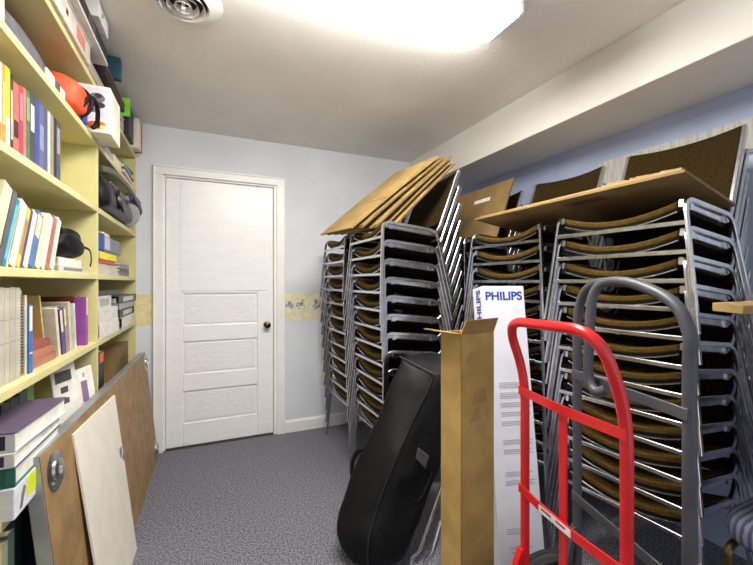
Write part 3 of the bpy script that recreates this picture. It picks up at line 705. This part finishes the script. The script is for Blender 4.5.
# x, y of stack, rotation, pitch, description
STACKS = [(.928, 2.735, 0, .103, 'the stack beside the back wall', .0045),
          (.925, 2.135, 0, .103, 'the stack behind the black bag', .004),
          (1.492, .985, 4, .0985, 'the stack behind the hand trucks', .003),
          (1.487, 1.59, 3, .0985, 'the stack behind the white box', .003),
          (1.51, 2.20, 2, .0985, 'the half-hidden rear stack', .003)]
proto = None; TOPZ = {}
for si, (sx, sy, rot, pitch, desc, fwd) in enumerate(STACKS):
    for k in range(12):
        lab = 'brown padded chrome chair, %s in %s' % (ORD[11 - k], desc)
        if proto is None: proto = make_chair('stacking_chair', lab, 'stacked brown chairs'); c = proto
        else: c = dup(proto, lab)
        c.location = (sx - fwd * k + random.uniform(-.003, .003), sy + random.uniform(-.003, .003), pitch * k)
        c.rotation_euler = (0, 0, R(rot + random.uniform(-.5, .5)))
    TOPZ[si] = pitch * 11

# ------------------------------------------------------------------ cardboard
def sheet(name, label, corners, th, m, group=None, kids=(), bend=0):
    "flattened carton: corners p00, p10, p11, p01"
    p00, p10, p11, p01 = [Vector(p) for p in corners]
    n = (p10 - p00).cross(p01 - p00).normalized()
    if n.z < 0: n = -n
    o = thing(name, (p00 + p11) / 2, label, 'cardboard', group)
    N = 8; rings = []
    for i in range(N + 1):
        f = i / N; a, b = p00.lerp(p10, f), p01.lerp(p11, f); s = n * bend * math.sin(math.pi * f)
        rings.append([a + s, b + s, b + s + n * th, a + s + n * th])
    MB().rings(rings).build('panel', m, o, smooth=False)
    return o, n
P1 = Vector((.72, 2.56, 1.575)); P2 = Vector((.80, 2.16, 1.575))
GS = 'flattened cartons leaning on the corner chair stacks'
names = ['uppermost flattened carton leaning on the corner chair stacks', 'second flattened carton from the top of the corner pile', 'third flattened carton from the top of the corner pile',
         'fourth flattened carton from the top of the corner pile', 'fifth flattened carton from the top of the corner pile', 'lowest flattened carton of the corner pile, nearest the chair back']
for i, lab in enumerate(names):
    du = Vector((.045 * i, -.012 * i + .004 * (i % 2), .002 * i))
    run = Vector((.475 - .03 * i + .012 * (i % 2), -.225 + .012 * (i % 3), .43 - .008 * i + .010 * (i % 2)))
    a, b = P1 + du, P2 + du
    b2 = b + Vector((.012 * (i % 3), -.02 * (i % 2), 0))
    o, n = sheet('flattened_carton', lab, (a, a + run, b2 + run * (1 - .03 * (i % 3)), b2), .009, M_card if i % 2 == 0 else M_card2, GS, bend=.004)
    # folded inner flap, a second layer over half of the length
    f = b2 + run * (.02 if i % 2 else .42)
    q = b2 + run * (.55 if i % 2 else .98)
    off = n * .0095
    wv = (a - b2) * .55
    MB().prism([f + off, q + off, q + wv + off, f + wv + off], n * .006).build('flap', M_card, o, smooth=False)
# flattened carton standing on the rear stack
def pt(px, py, X): return atx(px, py, X)
zb = TOPZ[4] + .40
yL, yR = yx(452, 1.74), yx(511, 1.86)
c0, c1 = Vector((1.66, yL, zb)), Vector((1.70, yR - .02, zb))
c2, c3 = Vector((1.87, yx(515, 1.87), 1.945)), Vector((1.80, yx(448, 1.80), 1.915))
o, n = sheet('flattened_carton', 'upright brown carton with a white label standing on the half-hidden rear stack', (c0, c1, c2, c3), .01, M_card2, None)
nn = -n if n.x > 0 else n
def quad_on(u0, u1, v0, v1):
    f = lambda u, v: c0.lerp(c1, u).lerp(c3.lerp(c2, u), v) + nn * (.0112 if n.x < 0 else .0012)
    return [f(u0, v0), f(u1, v0), f(u1, v1), f(u0, v1)]
MB().prism(quad_on(.50, .74, .74, .80), nn * .0006).build('white_label', paint((226, 222, 210)), o, smooth=False)
MB().prism(quad_on(.335, .345, .0, 1), nn * .0006).build('fold_line', paint((110, 82, 44)), o, smooth=False)
# long flattened carton lying over the two front right stacks
d0, d1 = Vector((1.40, 1.76, 1.607)), Vector((1.40, .712, 1.605))
dn = Vector((.0, 0, .012))
o, n = sheet('flattened_carton', 'long flat carton lying on top of the two right chair stacks, lower layer', (d0, d1, Vector((1.84, .765, 1.54)), Vector((1.84, 1.765, 1.54))), .010, M_card2, 'flat cartons on the right stacks')
MB().prism([d0.lerp(d1, .52) + Vector((.05, 0, -.009)), d0.lerp(d1, .7) + Vector((.05, 0, -.009)), d0.lerp(d1, .7) + Vector((.09, 0, -.014)), d0.lerp(d1, .52) + Vector((.09, 0, -.014))], (0, 0, .0006)).build('printed_mark', paint((92, 66, 40)), o, smooth=False)
o, n = sheet('flattened_carton', 'long flat carton on the right chair stacks, upper layer with a torn edge', (d0 + Vector((.03, -.01, .011)), d1 + Vector((.012, .015, .011)), Vector((1.84, .78, 1.552)), Vector((1.84, 1.70, 1.552))), .010, M_card, 'flat cartons on the right stacks')
mb = MB(); random.seed(9)
for k in range(9):
    c = d0.lerp(d1, .72 + .026 * k) + Vector((.03, 0, .022)); s = random.uniform(.012, .03)
    mb.prism([c, c + Vector((s * .5, -.03, 0)), c + Vector((s, -.012, .004)), c + Vector((s * .8, .02, .006))], (0, 0, .004 + random.uniform(0, .006)))
mb.build('torn_edge', M_card, o, smooth=False)

M_tall = mat('tall_carton_board', (190, 156, 88), .75, var=.08, scale=8, bump=.1, bscale=60)
M_tall2 = mat('tall_carton_inside', (160, 128, 72), .8, var=.08, scale=8)
# tall open carton
def obox(C, w, wd, d, dd, up, h, mi=0, mb=None):
    mb = mb or MB()
    vs = [C + wd * a + dd * b + up * c for a in (0, w) for b in (0, d) for c in (0, h)]
    return mb.add(vs, [(0, 1, 3, 2), (4, 6, 7, 5), (0, 4, 5, 1), (2, 3, 7, 6), (0, 2, 6, 4), (1, 5, 7, 3)], mi)
camR, camF, Z = Vector((CY, -SY, 0)), Vector((SY, CY, 0)), Vector((0, 0, 1))
ph = R(30)
wd = (camR * math.cos(ph) + camF * math.sin(ph)); dd = (-camR * math.sin(ph) + camF * math.cos(ph))
Cc = at(461, 335, 1.36); Cc.z = 0; cw, cd, ch = .166, .112, 1.062
tc = thing('tall_carton', Cc + wd * cw / 2 + dd * cd / 2, 'tall narrow open cardboard carton standing in front of the black bag', 'carton')
mb = obox(Cc, cw, wd, .004, dd, Z, ch); obox(Cc + dd * (cd - .004), cw, wd, .004, dd, Z, ch, 0, mb)
obox(Cc, .004, wd, cd, dd, Z, ch, 0, mb); obox(Cc + wd * (cw - .004), .004, wd, cd, dd, Z, ch, 0, mb); obox(Cc, cw, wd, cd, dd, Z, .005, 0, mb)
mb.build('body', M_tall, tc, .0012, smooth=False)
top = Cc + Z * ch
mb = MB(); mb.prism([top + dd * .002, top + wd * cw + dd * .002, top + wd * (cw + .012) - dd * .012 + Z * .055, top + wd * .018 - dd * .01 + Z * .052], dd * .004); mb.build('front_flap', M_tall2, tc, smooth=False)
fo = (-wd) * .07 + Z * .012
MB().prism([top + wd * .003, top + wd * .003 + dd * cd, top + dd * (cd + .015) + fo, top - dd * .02 + fo], Z * .004).build('side_flap', M_tall, tc, smooth=False)
MB().prism([top + wd * cw, top + wd * cw + dd * cd, top + wd * (cw - .05) + dd * cd - Z * .05, top + wd * (cw - .05) - Z * .05 + dd * .01], -wd * .003).build('inner_flap', M_tall2, tc, smooth=False)
for a0, z0, a1, z1 in ((.05, .80, .13, .86), (.045, .74, .10, .80), (.02, .96, .10, 1.0)):
    mb = MB().prism([Cc + wd * a0 + Z * z0 - dd * .0004, Cc + wd * a1 + Z * (z0 + .004) - dd * .0004, Cc + wd * (a1 - .012) + Z * z1 - dd * .0004, Cc + wd * (a0 + .02) + Z * (z1 - .01) - dd * .0004], -dd * .0006)
    mb.build('tape_patch', mat('packing_tape', (176, 144, 86), .35), tc, smooth=False)
mb = MB().tube([Cc + wd * .035 + Z * .70 - dd * .0005, Cc + wd * .09 + Z * .76 - dd * .0005, Cc + wd * cw + Z * .835 - dd * .0005], .0009, 5)
mb.tube([Cc + Z * .50 - dd * .0005, Cc + wd * .08 + Z * .485 - dd * .0005, Cc + wd * cw + Z * .49 - dd * .0005], .0008, 5)
mb.build('crease', paint((206, 174, 116)), tc)

# ------------------------------------------------------------------ white lamp carton with blue lettering
Bb = at(524, 576, 1.62); Bb.z = 0
Tt = at(503, 286, 1.80)
up = (Tt - Bb).normalized(); Hh = (Tt - Bb).length; Wp = .206; Dp = .12
cR8 = camR * math.cos(R(8)) + camF * math.sin(R(8))
wr = (cR8 - up * cR8.dot(up)).normalized(); nf = wr.cross(up).normalized()
if nf.dot(camF) > 0: nf = -nf
lp = thing('lamp_carton', Bb - nf * .04, 'tall white carton with blue PHILIPS lettering leaning before the chairs', 'carton')
lp['label'] = 'tall white printed carton with blue capital lettering leaning before the chair stacks'
C0 = Bb - wr * Wp / 2
obox(C0, Wp, wr, Dp, -nf, up, Hh).build('box', mat('white_carton', (232, 232, 238), .45, var=.015), lp, .0025, smooth=False)
def text_mesh(body, size, bold):
    cu = bpy.data.curves.new('lettering', 'FONT'); cu.body = body; cu.size = size; cu.offset = bold; cu.align_x = 'LEFT'; cu.extrude = .0004
    o = bpy.data.objects.new('tmp_lettering', cu); COL.objects.link(o)
    bpy.context.view_layer.update()
    me = bpy.data.meshes.new_from_object(o.evaluated_get(bpy.context.evaluated_depsgraph_get()))
    bpy.data.objects.remove(o); return me
def lettering(body, width, height, origin, xd, yd, nd, bold=.03):
    me = text_mesh(body, 1.0, bold)
    xs = [v.co.x for v in me.vertices]; ys = [v.co.y for v in me.vertices]
    x0, x1, y0, y1 = min(xs), max(xs), min(ys), max(ys)
    off = parent_origin(lp)
    for v in me.vertices:
        p = origin + xd * (v.co.x - x0) / (x1 - x0) * width + yd * (v.co.y - y0) / (y1 - y0) * height + nd * (.0006 + v.co.z)
        v.co = p - off
    me.materials.clear(); me.materials.append(mat('blue_ink', (28, 62, 160), .5))
    o = bpy.data.objects.new('lettering', me); COL.objects.link(o); o.parent = lp
lettering('PHILIPS', .182, .042, C0 + wr * .012 + up * (Hh - .068), wr, up, nf)
lettering('PHILIPS', .165, .05, C0 - nf * .03 + up * (Hh - .178), up, -nf, -wr)
# printed paragraphs: thin grey lines
mb = MB()
def line(u0, u1, h, t=.0022): mb.prism([C0 + wr * u0 + up * h + nf * .0004, C0 + wr * u1 + up * h + nf * .0004, C0 + wr * u1 + up * (h + t) + nf * .0004, C0 + wr * u0 + up * (h + t) + nf * .0004], nf * .0003)
random.seed(3)
for h0, k in ((.80, 4), (.755, 4), (.71, 3), (.67, 3), (.63, 3), (.55, 3), (.51, 3), (.415, 3), (.38, 3)):
    mb = MB()
    for i in range(k): line(.05, .05 + random.uniform(.10, .15), h0 - i * .0075)
    mb.build('printed_paragraph', paint((150, 152, 166)), lp, smooth=False)
mb = MB()
for i in range(3): line(.04, .12, .185 - i * .009)
mb.build('printed_paragraph', paint((150, 152, 166)), lp, smooth=False); mb = MB(); line(.045, .15, .11); line(.045, .15, .02, .002); line(.06, .13, .09, .005); line(.07, .12, .065, .005)
mb.build('printed_box', paint((150, 152, 166)), lp, smooth=False)

# ------------------------------------------------------------------ black bag
bg = thing('folding_chair_bag', (.75, 1.65, 0), 'black zipped nylon bag leaning against the chair stack beside the tall carton', 'bag')
LVL = [((350, 560, 1.67), (368, 573, 1.61), (402, 562, 1.67), (376, 545, 1.79)),
       ((336, 543, 1.71), (368, 550, 1.61), (420, 532, 1.68), (385, 520, 1.85)),
       ((334, 519, 1.75), (373, 518, 1.64), (434, 492, 1.74), (392, 490, 1.91)),
       ((350, 472, 1.81), (390, 472, 1.70), (444, 452, 1.80), (412, 445, 1.97)),
       ((374, 418, 1.88), (411, 425, 1.78), (450, 408, 1.88), (425, 400, 2.02)),
       ((395, 371, 1.94), (430, 385, 1.86), (458, 374, 1.93), (437, 362, 2.05)),
       ((400, 357, 1.97), (433, 373, 1.89), (458, 363, 1.95), (438, 352, 2.05))]
cols = [[at(*l[c]) for l in LVL] for c in range(4)]
cols = [spline(c, 4) for c in cols]
rings = []
nl = len(cols[0])
for i in range(nl):
    q = [cols[c][i] for c in range(4)]; cen = sum(q, Vector()) / 4; rg = []
    for c in range(4):
        a, b2 = q[c], q[(c + 1) % 4]
        for k in range(5):
            f = k / 5; p = a.lerp(b2, f)
            out = (p - cen).normalized()
            bul = .016 * math.sin(math.pi * f) * (1 if 0 < i < nl - 1 else .3)
            w = .022 * noise.noise(Vector((p.x * 8, p.y * 8, p.z * 7 + p.x * 10))) - .016 * max(0, 1 - abs(noise.noise(Vector((p.x * 5 + 3, p.y * 5, p.z * 5 - p.x * 6)))) * 7) * min(1, i / 3) * (1 if c in (1, 2) else 0) + .007 * noise.noise(p * 24)
            p = p + out * (bul + w * min(1, i / 3 + .3)); p.z = max(p.z, .004)
            rg.append(p)
    rings.append(rg)
caps = [[(p - sum(r, Vector()) / len(r)) * .45 + sum(r, Vector()) / len(r) for p in r] for r in (rings[0], rings[-1])]
MB().rings([caps[0]] + rings + [caps[1]]).build('body', M_black, bg, subsurf=1, angle=180)
MB().tube([r[5] + Vector((-.004, -.007, 0)) for r in rings], .004, 6).build('piping', M_blackp, bg)
MB().tube(spline([rings[-1][k] + Vector((-.004, -.006, .004)) for k in (0, 2, 4, 5)], 4), .0035, 6).build('zip', M_blackp, bg)
MB().tube(spline([at(366, 450, 1.85), at(357, 452, 1.84), at(352, 464, 1.83), at(353, 478, 1.81), at(362, 482, 1.80)]), .010, 6, flat=.35).build('carry_strap', M_black, bg)
ps = at(418, 447, 1.735); 
MB().prism([ps, ps + camR * .05 - Z * .04, ps + camR * .035 - Z * .10, ps - camR * .012 - Z * .05], -camF * .006).build('pocket_flap', mat('faded_nylon', (74, 73, 72), .7), bg, .003)
MB().tube(spline([at(398, 490, 1.69), at(405, 480, 1.68), at(418, 500, 1.67), at(432, 472, 1.72)]), .006, 6, flat=.4).build('webbing', M_black, bg)

# chrome frame leaning behind the bag
cf = thing('chrome_frame', (.95, 1.55, 0), 'folded chrome tube frame leaning between the black bag and the tall carton', 'frame')
for (a, b2, foot) in (((443, 485, 1.66), (419, 552, 1.58), (412, 556, 1.60)), ((450, 492, 1.64), (432, 555, 1.56), (425, 560, 1.58))):
    pa, pb, pf = at(*a), at(*b2), at(*foot)
    top_ = pa + (pa - pb) * 1.4
    low = Vector((pf.x - .01, pf.y - .02, .012))
    MB().tube(fillet([top_, pb, pf, low], .03, 5), .010, 10).build('tube', M_chrome, cf)
pa, pb = at(443, 485, 1.66), at(450, 492, 1.64)
MB().tube([pa, pb], .007, 8).build('cross_tube', M_chrome, cf)

# ------------------------------------------------------------------ hand trucks
def wheel(parent, c, axis, r, w):
    M = Matrix.Translation(c) @ axis.to_track_quat('Z', 'Y').to_matrix().to_4x4()
    t = MB().lathe([(r * .58, -w * .36), (r * .75, -w * .48), (r * .93, -w * .42), (r * .985, -w * .30), (r * .965, -w * .25), (r * .99, -w * .20), (r * 1.0, -w * .08), (r * .975, -w * .04), (r * .975, w * .04), (r * 1.0, w * .08), (r * .99, w * .20), (r * .965, w * .25), (r * .985, w * .30), (r * .93, w * .42), (r * .75, w * .48), (r * .58, w * .36)], 36, M, caps=False)
    o = t.build('wheel', M_rubber, parent)
    MB().lathe([(.0, -w * .3), (r * .2, -w * .42), (r * .25, -w * .2), (r * .6, -w * .3), (r * .6, w * .3), (r * .25, w * .2), (r * .2, w * .42), (0, w * .3)], 24, M).build('wheel_hub', M_zinc, o)
def strip(mb, a, b, wv, nv, w, th, mi=0):
    "flat bar from a to b, wide along wv, thin along nv"
    mb.add([p + wv * s * w / 2 + nv * q * th / 2 for p in (a, b) for s in (-1, 1) for q in (-1, 1)], [(0, 1, 3, 2), (4, 6, 7, 5), (0, 4, 5, 1), (2, 3, 7, 6), (0, 2, 6, 4), (1, 5, 7, 3)], mi)
# red
L0, R0 = Vector((.932, .921, 0)), Vector((.878, .562, 0)); w_ = (R0 - L0); n_ = Vector((w_.y, -w_.x, 0)).normalized()
if n_.x > 0: n_ = -n_
rt = thing('hand_truck', (L0 + R0) / 2, 'bright red steel hand truck with a looped handle', 'hand truck', 'hand trucks')
def rp(k, h, o=0): return L0 + w_ * k + n_ * o + Z * h
path = fillet([rp(0, .05), rp(0, .95), rp(.0, 1.13, .068), rp(1.0, 1.14, .08), rp(1, .95), rp(1, .05)], .085, 8)
MB().tube(path, .0142, 12).build('frame_tube', M_red, rt)
for h in (.905, .59, .30):
    mb = MB(); N = 8
    for i in range(N):
        k0, k1 = i / N * 1.06 - .03, (i + 1) / N * 1.06 - .03
        o0, o1 = .014 + .012 * math.sin(math.pi * max(0, min(1, k0))), .014 + .012 * math.sin(math.pi * max(0, min(1, k1)))
        strip(mb, rp(k0, h, o0), rp(k1, h + .0, o1), Z, n_, .026, .005)
    c = mb.build('cross_bar', M_red, rt)
    if h == .59:
        lb = MB()
        strip(lb, rp(.28, h, .0293 + .0), rp(.62, h, .0293), Z, n_, .021, .0008)
        lo = lb.build('sticker', paint((226, 220, 216)), c, smooth=False)
        lb = MB(); strip(lb, rp(.31, h + .002, .0298), rp(.42, h + .002, .0298), Z, n_, .006, .0008); strip(lb, rp(.47, h + .002, .0298), rp(.57, h + .002, .0298), Z, n_, .006, .0008)
        lb.build('sticker_print', paint((150, 60, 56)), c, smooth=False)
mb = MB(); strip(mb, rp(.5, .905, .014), rp(.5, .08, .014), w_.normalized(), n_, .026, .006); mb.build('centre_bar', M_red, rt)
mb = MB(); mb.prism([rp(-.06, .0, -.02), rp(1.06, .0, -.02), rp(1.04, .0, -.12), rp(-.04, .0, -.12)], Z * .006); strip(mb, rp(-.06, .055, -.018), rp(1.06, .055, -.018), Z, n_, .11, .005)
mb.build('toe_plate', M_red, rt)
for k in (0, 1):
    mb = MB(); strip(mb, rp(k, .40, .012), rp(k, .13, .12), w_.normalized(), n_, .022, .016); mb.build('axle_brace', M_red, rt)
MB().tube([rp(-.16, .13, .12), rp(1.16, .13, .12)], .009, 10).build('axle', M_zinc, rt)
for k in (-.14, 1.14): wheel(rt, rp(k, .128, .12), w_.normalized(), .128, .07)
# grey
L0g, R0g = Vector((1.156, .908, 0)), Vector((1.042, .52, 0)); wg = (R0g - L0g); ng = Vector((wg.y, -wg.x, 0)).normalized()
if ng.x > 0: ng = -ng
gt = thing('hand_truck', (L0g + R0g) / 2, 'dark grey steel hand truck with a one-sided looped handle behind the red one', 'hand truck', 'hand trucks')
def gp(k, h, o=0): return L0g + wg * k + ng * o + Z * h
hp = spline([gp(1, .05), gp(1, .5), gp(1, .9), gp(1, 1.05), gp(1.0, 1.13), gp(.885, 1.203), gp(.58, 1.248), gp(.36, 1.25, .01), gp(.28, 1.215, .025), gp(.275, 1.14, .035), gp(.275, .995, .042), gp(.30, .94, .042), gp(.37, .92, .042), gp(.43, .935, .03)], 6)
MB().tube(hp, .0148, 12).build('handle_tube', M_gray, gt)
MB().tube(spline([gp(0, .05), gp(0, .6), gp(0, 1.0), gp(.005, 1.12), gp(.06, 1.20), gp(.18, 1.242), gp(.34, 1.252), gp(.5, 1.25)], 6), .0142, 12).build('upright_tube', M_gray, gt)
for h in (.94, .525, .25):
    mb = MB(); strip(mb, gp(-.01, h, .016), gp(1.03, h, .016), Z, ng, .03, .006); mb.build('cross_bar', M_gray, gt, .002)
for k in (0, 1):
    mb = MB(); strip(mb, gp(k, .42, .01), gp(k, .16, .07), wg.normalized(), ng, .022, .014); mb.build('axle_brace', M_gray, gt)
MB().tube([gp(-.2, .145, .06), gp(1.2, .145, .06)], .01, 10).build('axle', M_zinc, gt)
for k in (-.15, 1.15): wheel(gt, gp(k, .145, .06), wg.normalized(), .145, .075)
mb = MB(); mb.prism([gp(-.05, .0, -.02), gp(1.05, .0, -.02), gp(1.05, .0, -.18), gp(-.05, .0, -.18)], Z * .006); strip(mb, gp(-.05, .05, -.018), gp(1.05, .05, -.018), Z, ng, .1, .005)
mb.build('toe_plate', M_gray, gt)

# ------------------------------------------------------------------ blue striped chair at the right edge
bcx, bcy, sh = 1.70, .46, .475
ch = thing('upholstered_chair', (bcx, bcy, 0), 'blue striped upholstered chair with brassy metal legs at the right edge', 'chair')
mb = MB(); rings = []
for zf, sc in ((-.045, .90), (-.035, .975), (-.015, 1), (.012, 1), (.03, .97), (.042, .86)):
    rg = []
    for k in range(28):
        a = 2 * math.pi * k / 28; c_, s_ = math.cos(a), math.sin(a)
        rg.append(Vector((bcx + math.copysign(abs(c_) ** .5, c_) * .225 * sc, bcy + math.copysign(abs(s_) ** .5, s_) * .225 * sc, sh + zf)))
    rings.append(rg)
mb.rings(rings); mb.build('seat', M_stripe, ch, subsurf=1, angle=180)
for sx in (-1, 1):
    for sy in (-1, 1):
        x, y = bcx + sx * .185, bcy + sy * .185
        if sx < 0: p = fillet([(x + .05, y, sh - .055), (x - .012, y, sh - .06), (x - .02, y, .008)], .05, 5)
        else: p = [(x, y, sh - .05), (x + .04, y, .008)]
        MB().tube(p, .012, 10).build('leg', M_brass, ch)
for sy in (-1, 1):
    MB().tube(spline([(bcx + .185, bcy + sy * .185, sh - .05), (bcx + .215, bcy + sy * .185, sh + .08), (bcx + .25, bcy + sy * .185, sh + .40)]), .011, 10).build('back_post', M_brass, ch)
mb = MB(); rings = []
for k in range(7):
    f = k / 6; zz = sh + .16 + .26 * f; e_ = 1 - .12 * abs(2 * f - 1) ** 3
    rings.append([Vector((bcx + .21 + .03 * f + dx, bcy + dy * .215 * e_, zz)) for dx, dy in ((-.02, -.95), (-.03, -.5), (-.034, 0), (-.03, .5), (-.02, .95), (.0, 1), (.02, .95), (.022, .5), (.022, 0), (.022, -.5), (.02, -.95), (0, -1))])
mb.rings(rings).build('backrest', M_stripe, ch, subsurf=1, angle=180)
# carton on that chair with a flap that reaches into view
fb = thing('cardboard_box', (1.78, .42, sh + .042), 'tan cardboard carton whose ragged flap sticks in at the right edge', 'carton')
x0, x1, y0, y1, z0, z1 = 1.72, 1.88, .30, .56, sh + .043, 1.165
mb = MB().box(x0, x0 + .004, y0, y1, z0, z1).box(x1 - .004, x1, y0, y1, z0, z1).box(x0, x1, y0, y0 + .004, z0, z1).box(x0, x1, y1 - .004, y1, z0, z1).box(x0, x1, y0, y1, z0, z0 + .005)
mb.build('body', M_card, fb, .001, smooth=False)
tip = at(712, 311, 1.205); tip2 = tip + Vector((-.01, -.08, -.004))
hb_, hc_ = Vector((x0, y1, z1 - .002)), Vector((x0, y1 - .12, z1 - .002))
mb = MB(); rings = []
for k in range(9):
    f = k / 8; a, b2 = hb_.lerp(tip, f), hc_.lerp(tip2, f); th = .026 + .012 * noise.noise(Vector((f * 7, 1, 2)))
    jz = Vector((0, 0, .004 * noise.noise(Vector((f * 9, 4, 1)))))
    rings.append([a + jz, b2 + jz, b2 + jz + Z * th, a.lerp(b2, .5) + jz + Z * (th + .005), a + jz + Z * th])
mb.rings(rings).build('flap', M_card, fb, .002)

# ------------------------------------------------------------------ camera, light, look
cam = bpy.data.cameras.new('camera'); co = bpy.data.objects.new('camera', cam); COL.objects.link(co)
co.location = (0, 0, CAM_H); co.rotation_euler = (R(90), 0, R(-YAW)); cam.sensor_width = 36; cam.lens = F / 753 * 36; cam.clip_start = .02
SC.camera = co
w = bpy.data.worlds.new('world'); SC.world = w; w.use_nodes = True
w.node_tree.nodes['Background'].inputs[0].default_value = lin((240, 243, 255)); w.node_tree.nodes['Background'].inputs[1].default_value = .72
def area(name, loc, rot, size, energy, rgb):
    l = bpy.data.lights.new(name, 'AREA'); l.shape = 'RECTANGLE'; l.size, l.size_y = size; l.energy = energy; l.color = lin(rgb)[:3]
    o = bpy.data.objects.new(name, l); COL.objects.link(o); o.location = loc; o.rotation_euler = rot; return o
SC.view_settings.view_transform = 'Standard'; SC.view_settings.look = 'None'; SC.view_settings.exposure = .66; SC.view_settings.gamma = 1
SC.view_settings.use_curve_mapping = False
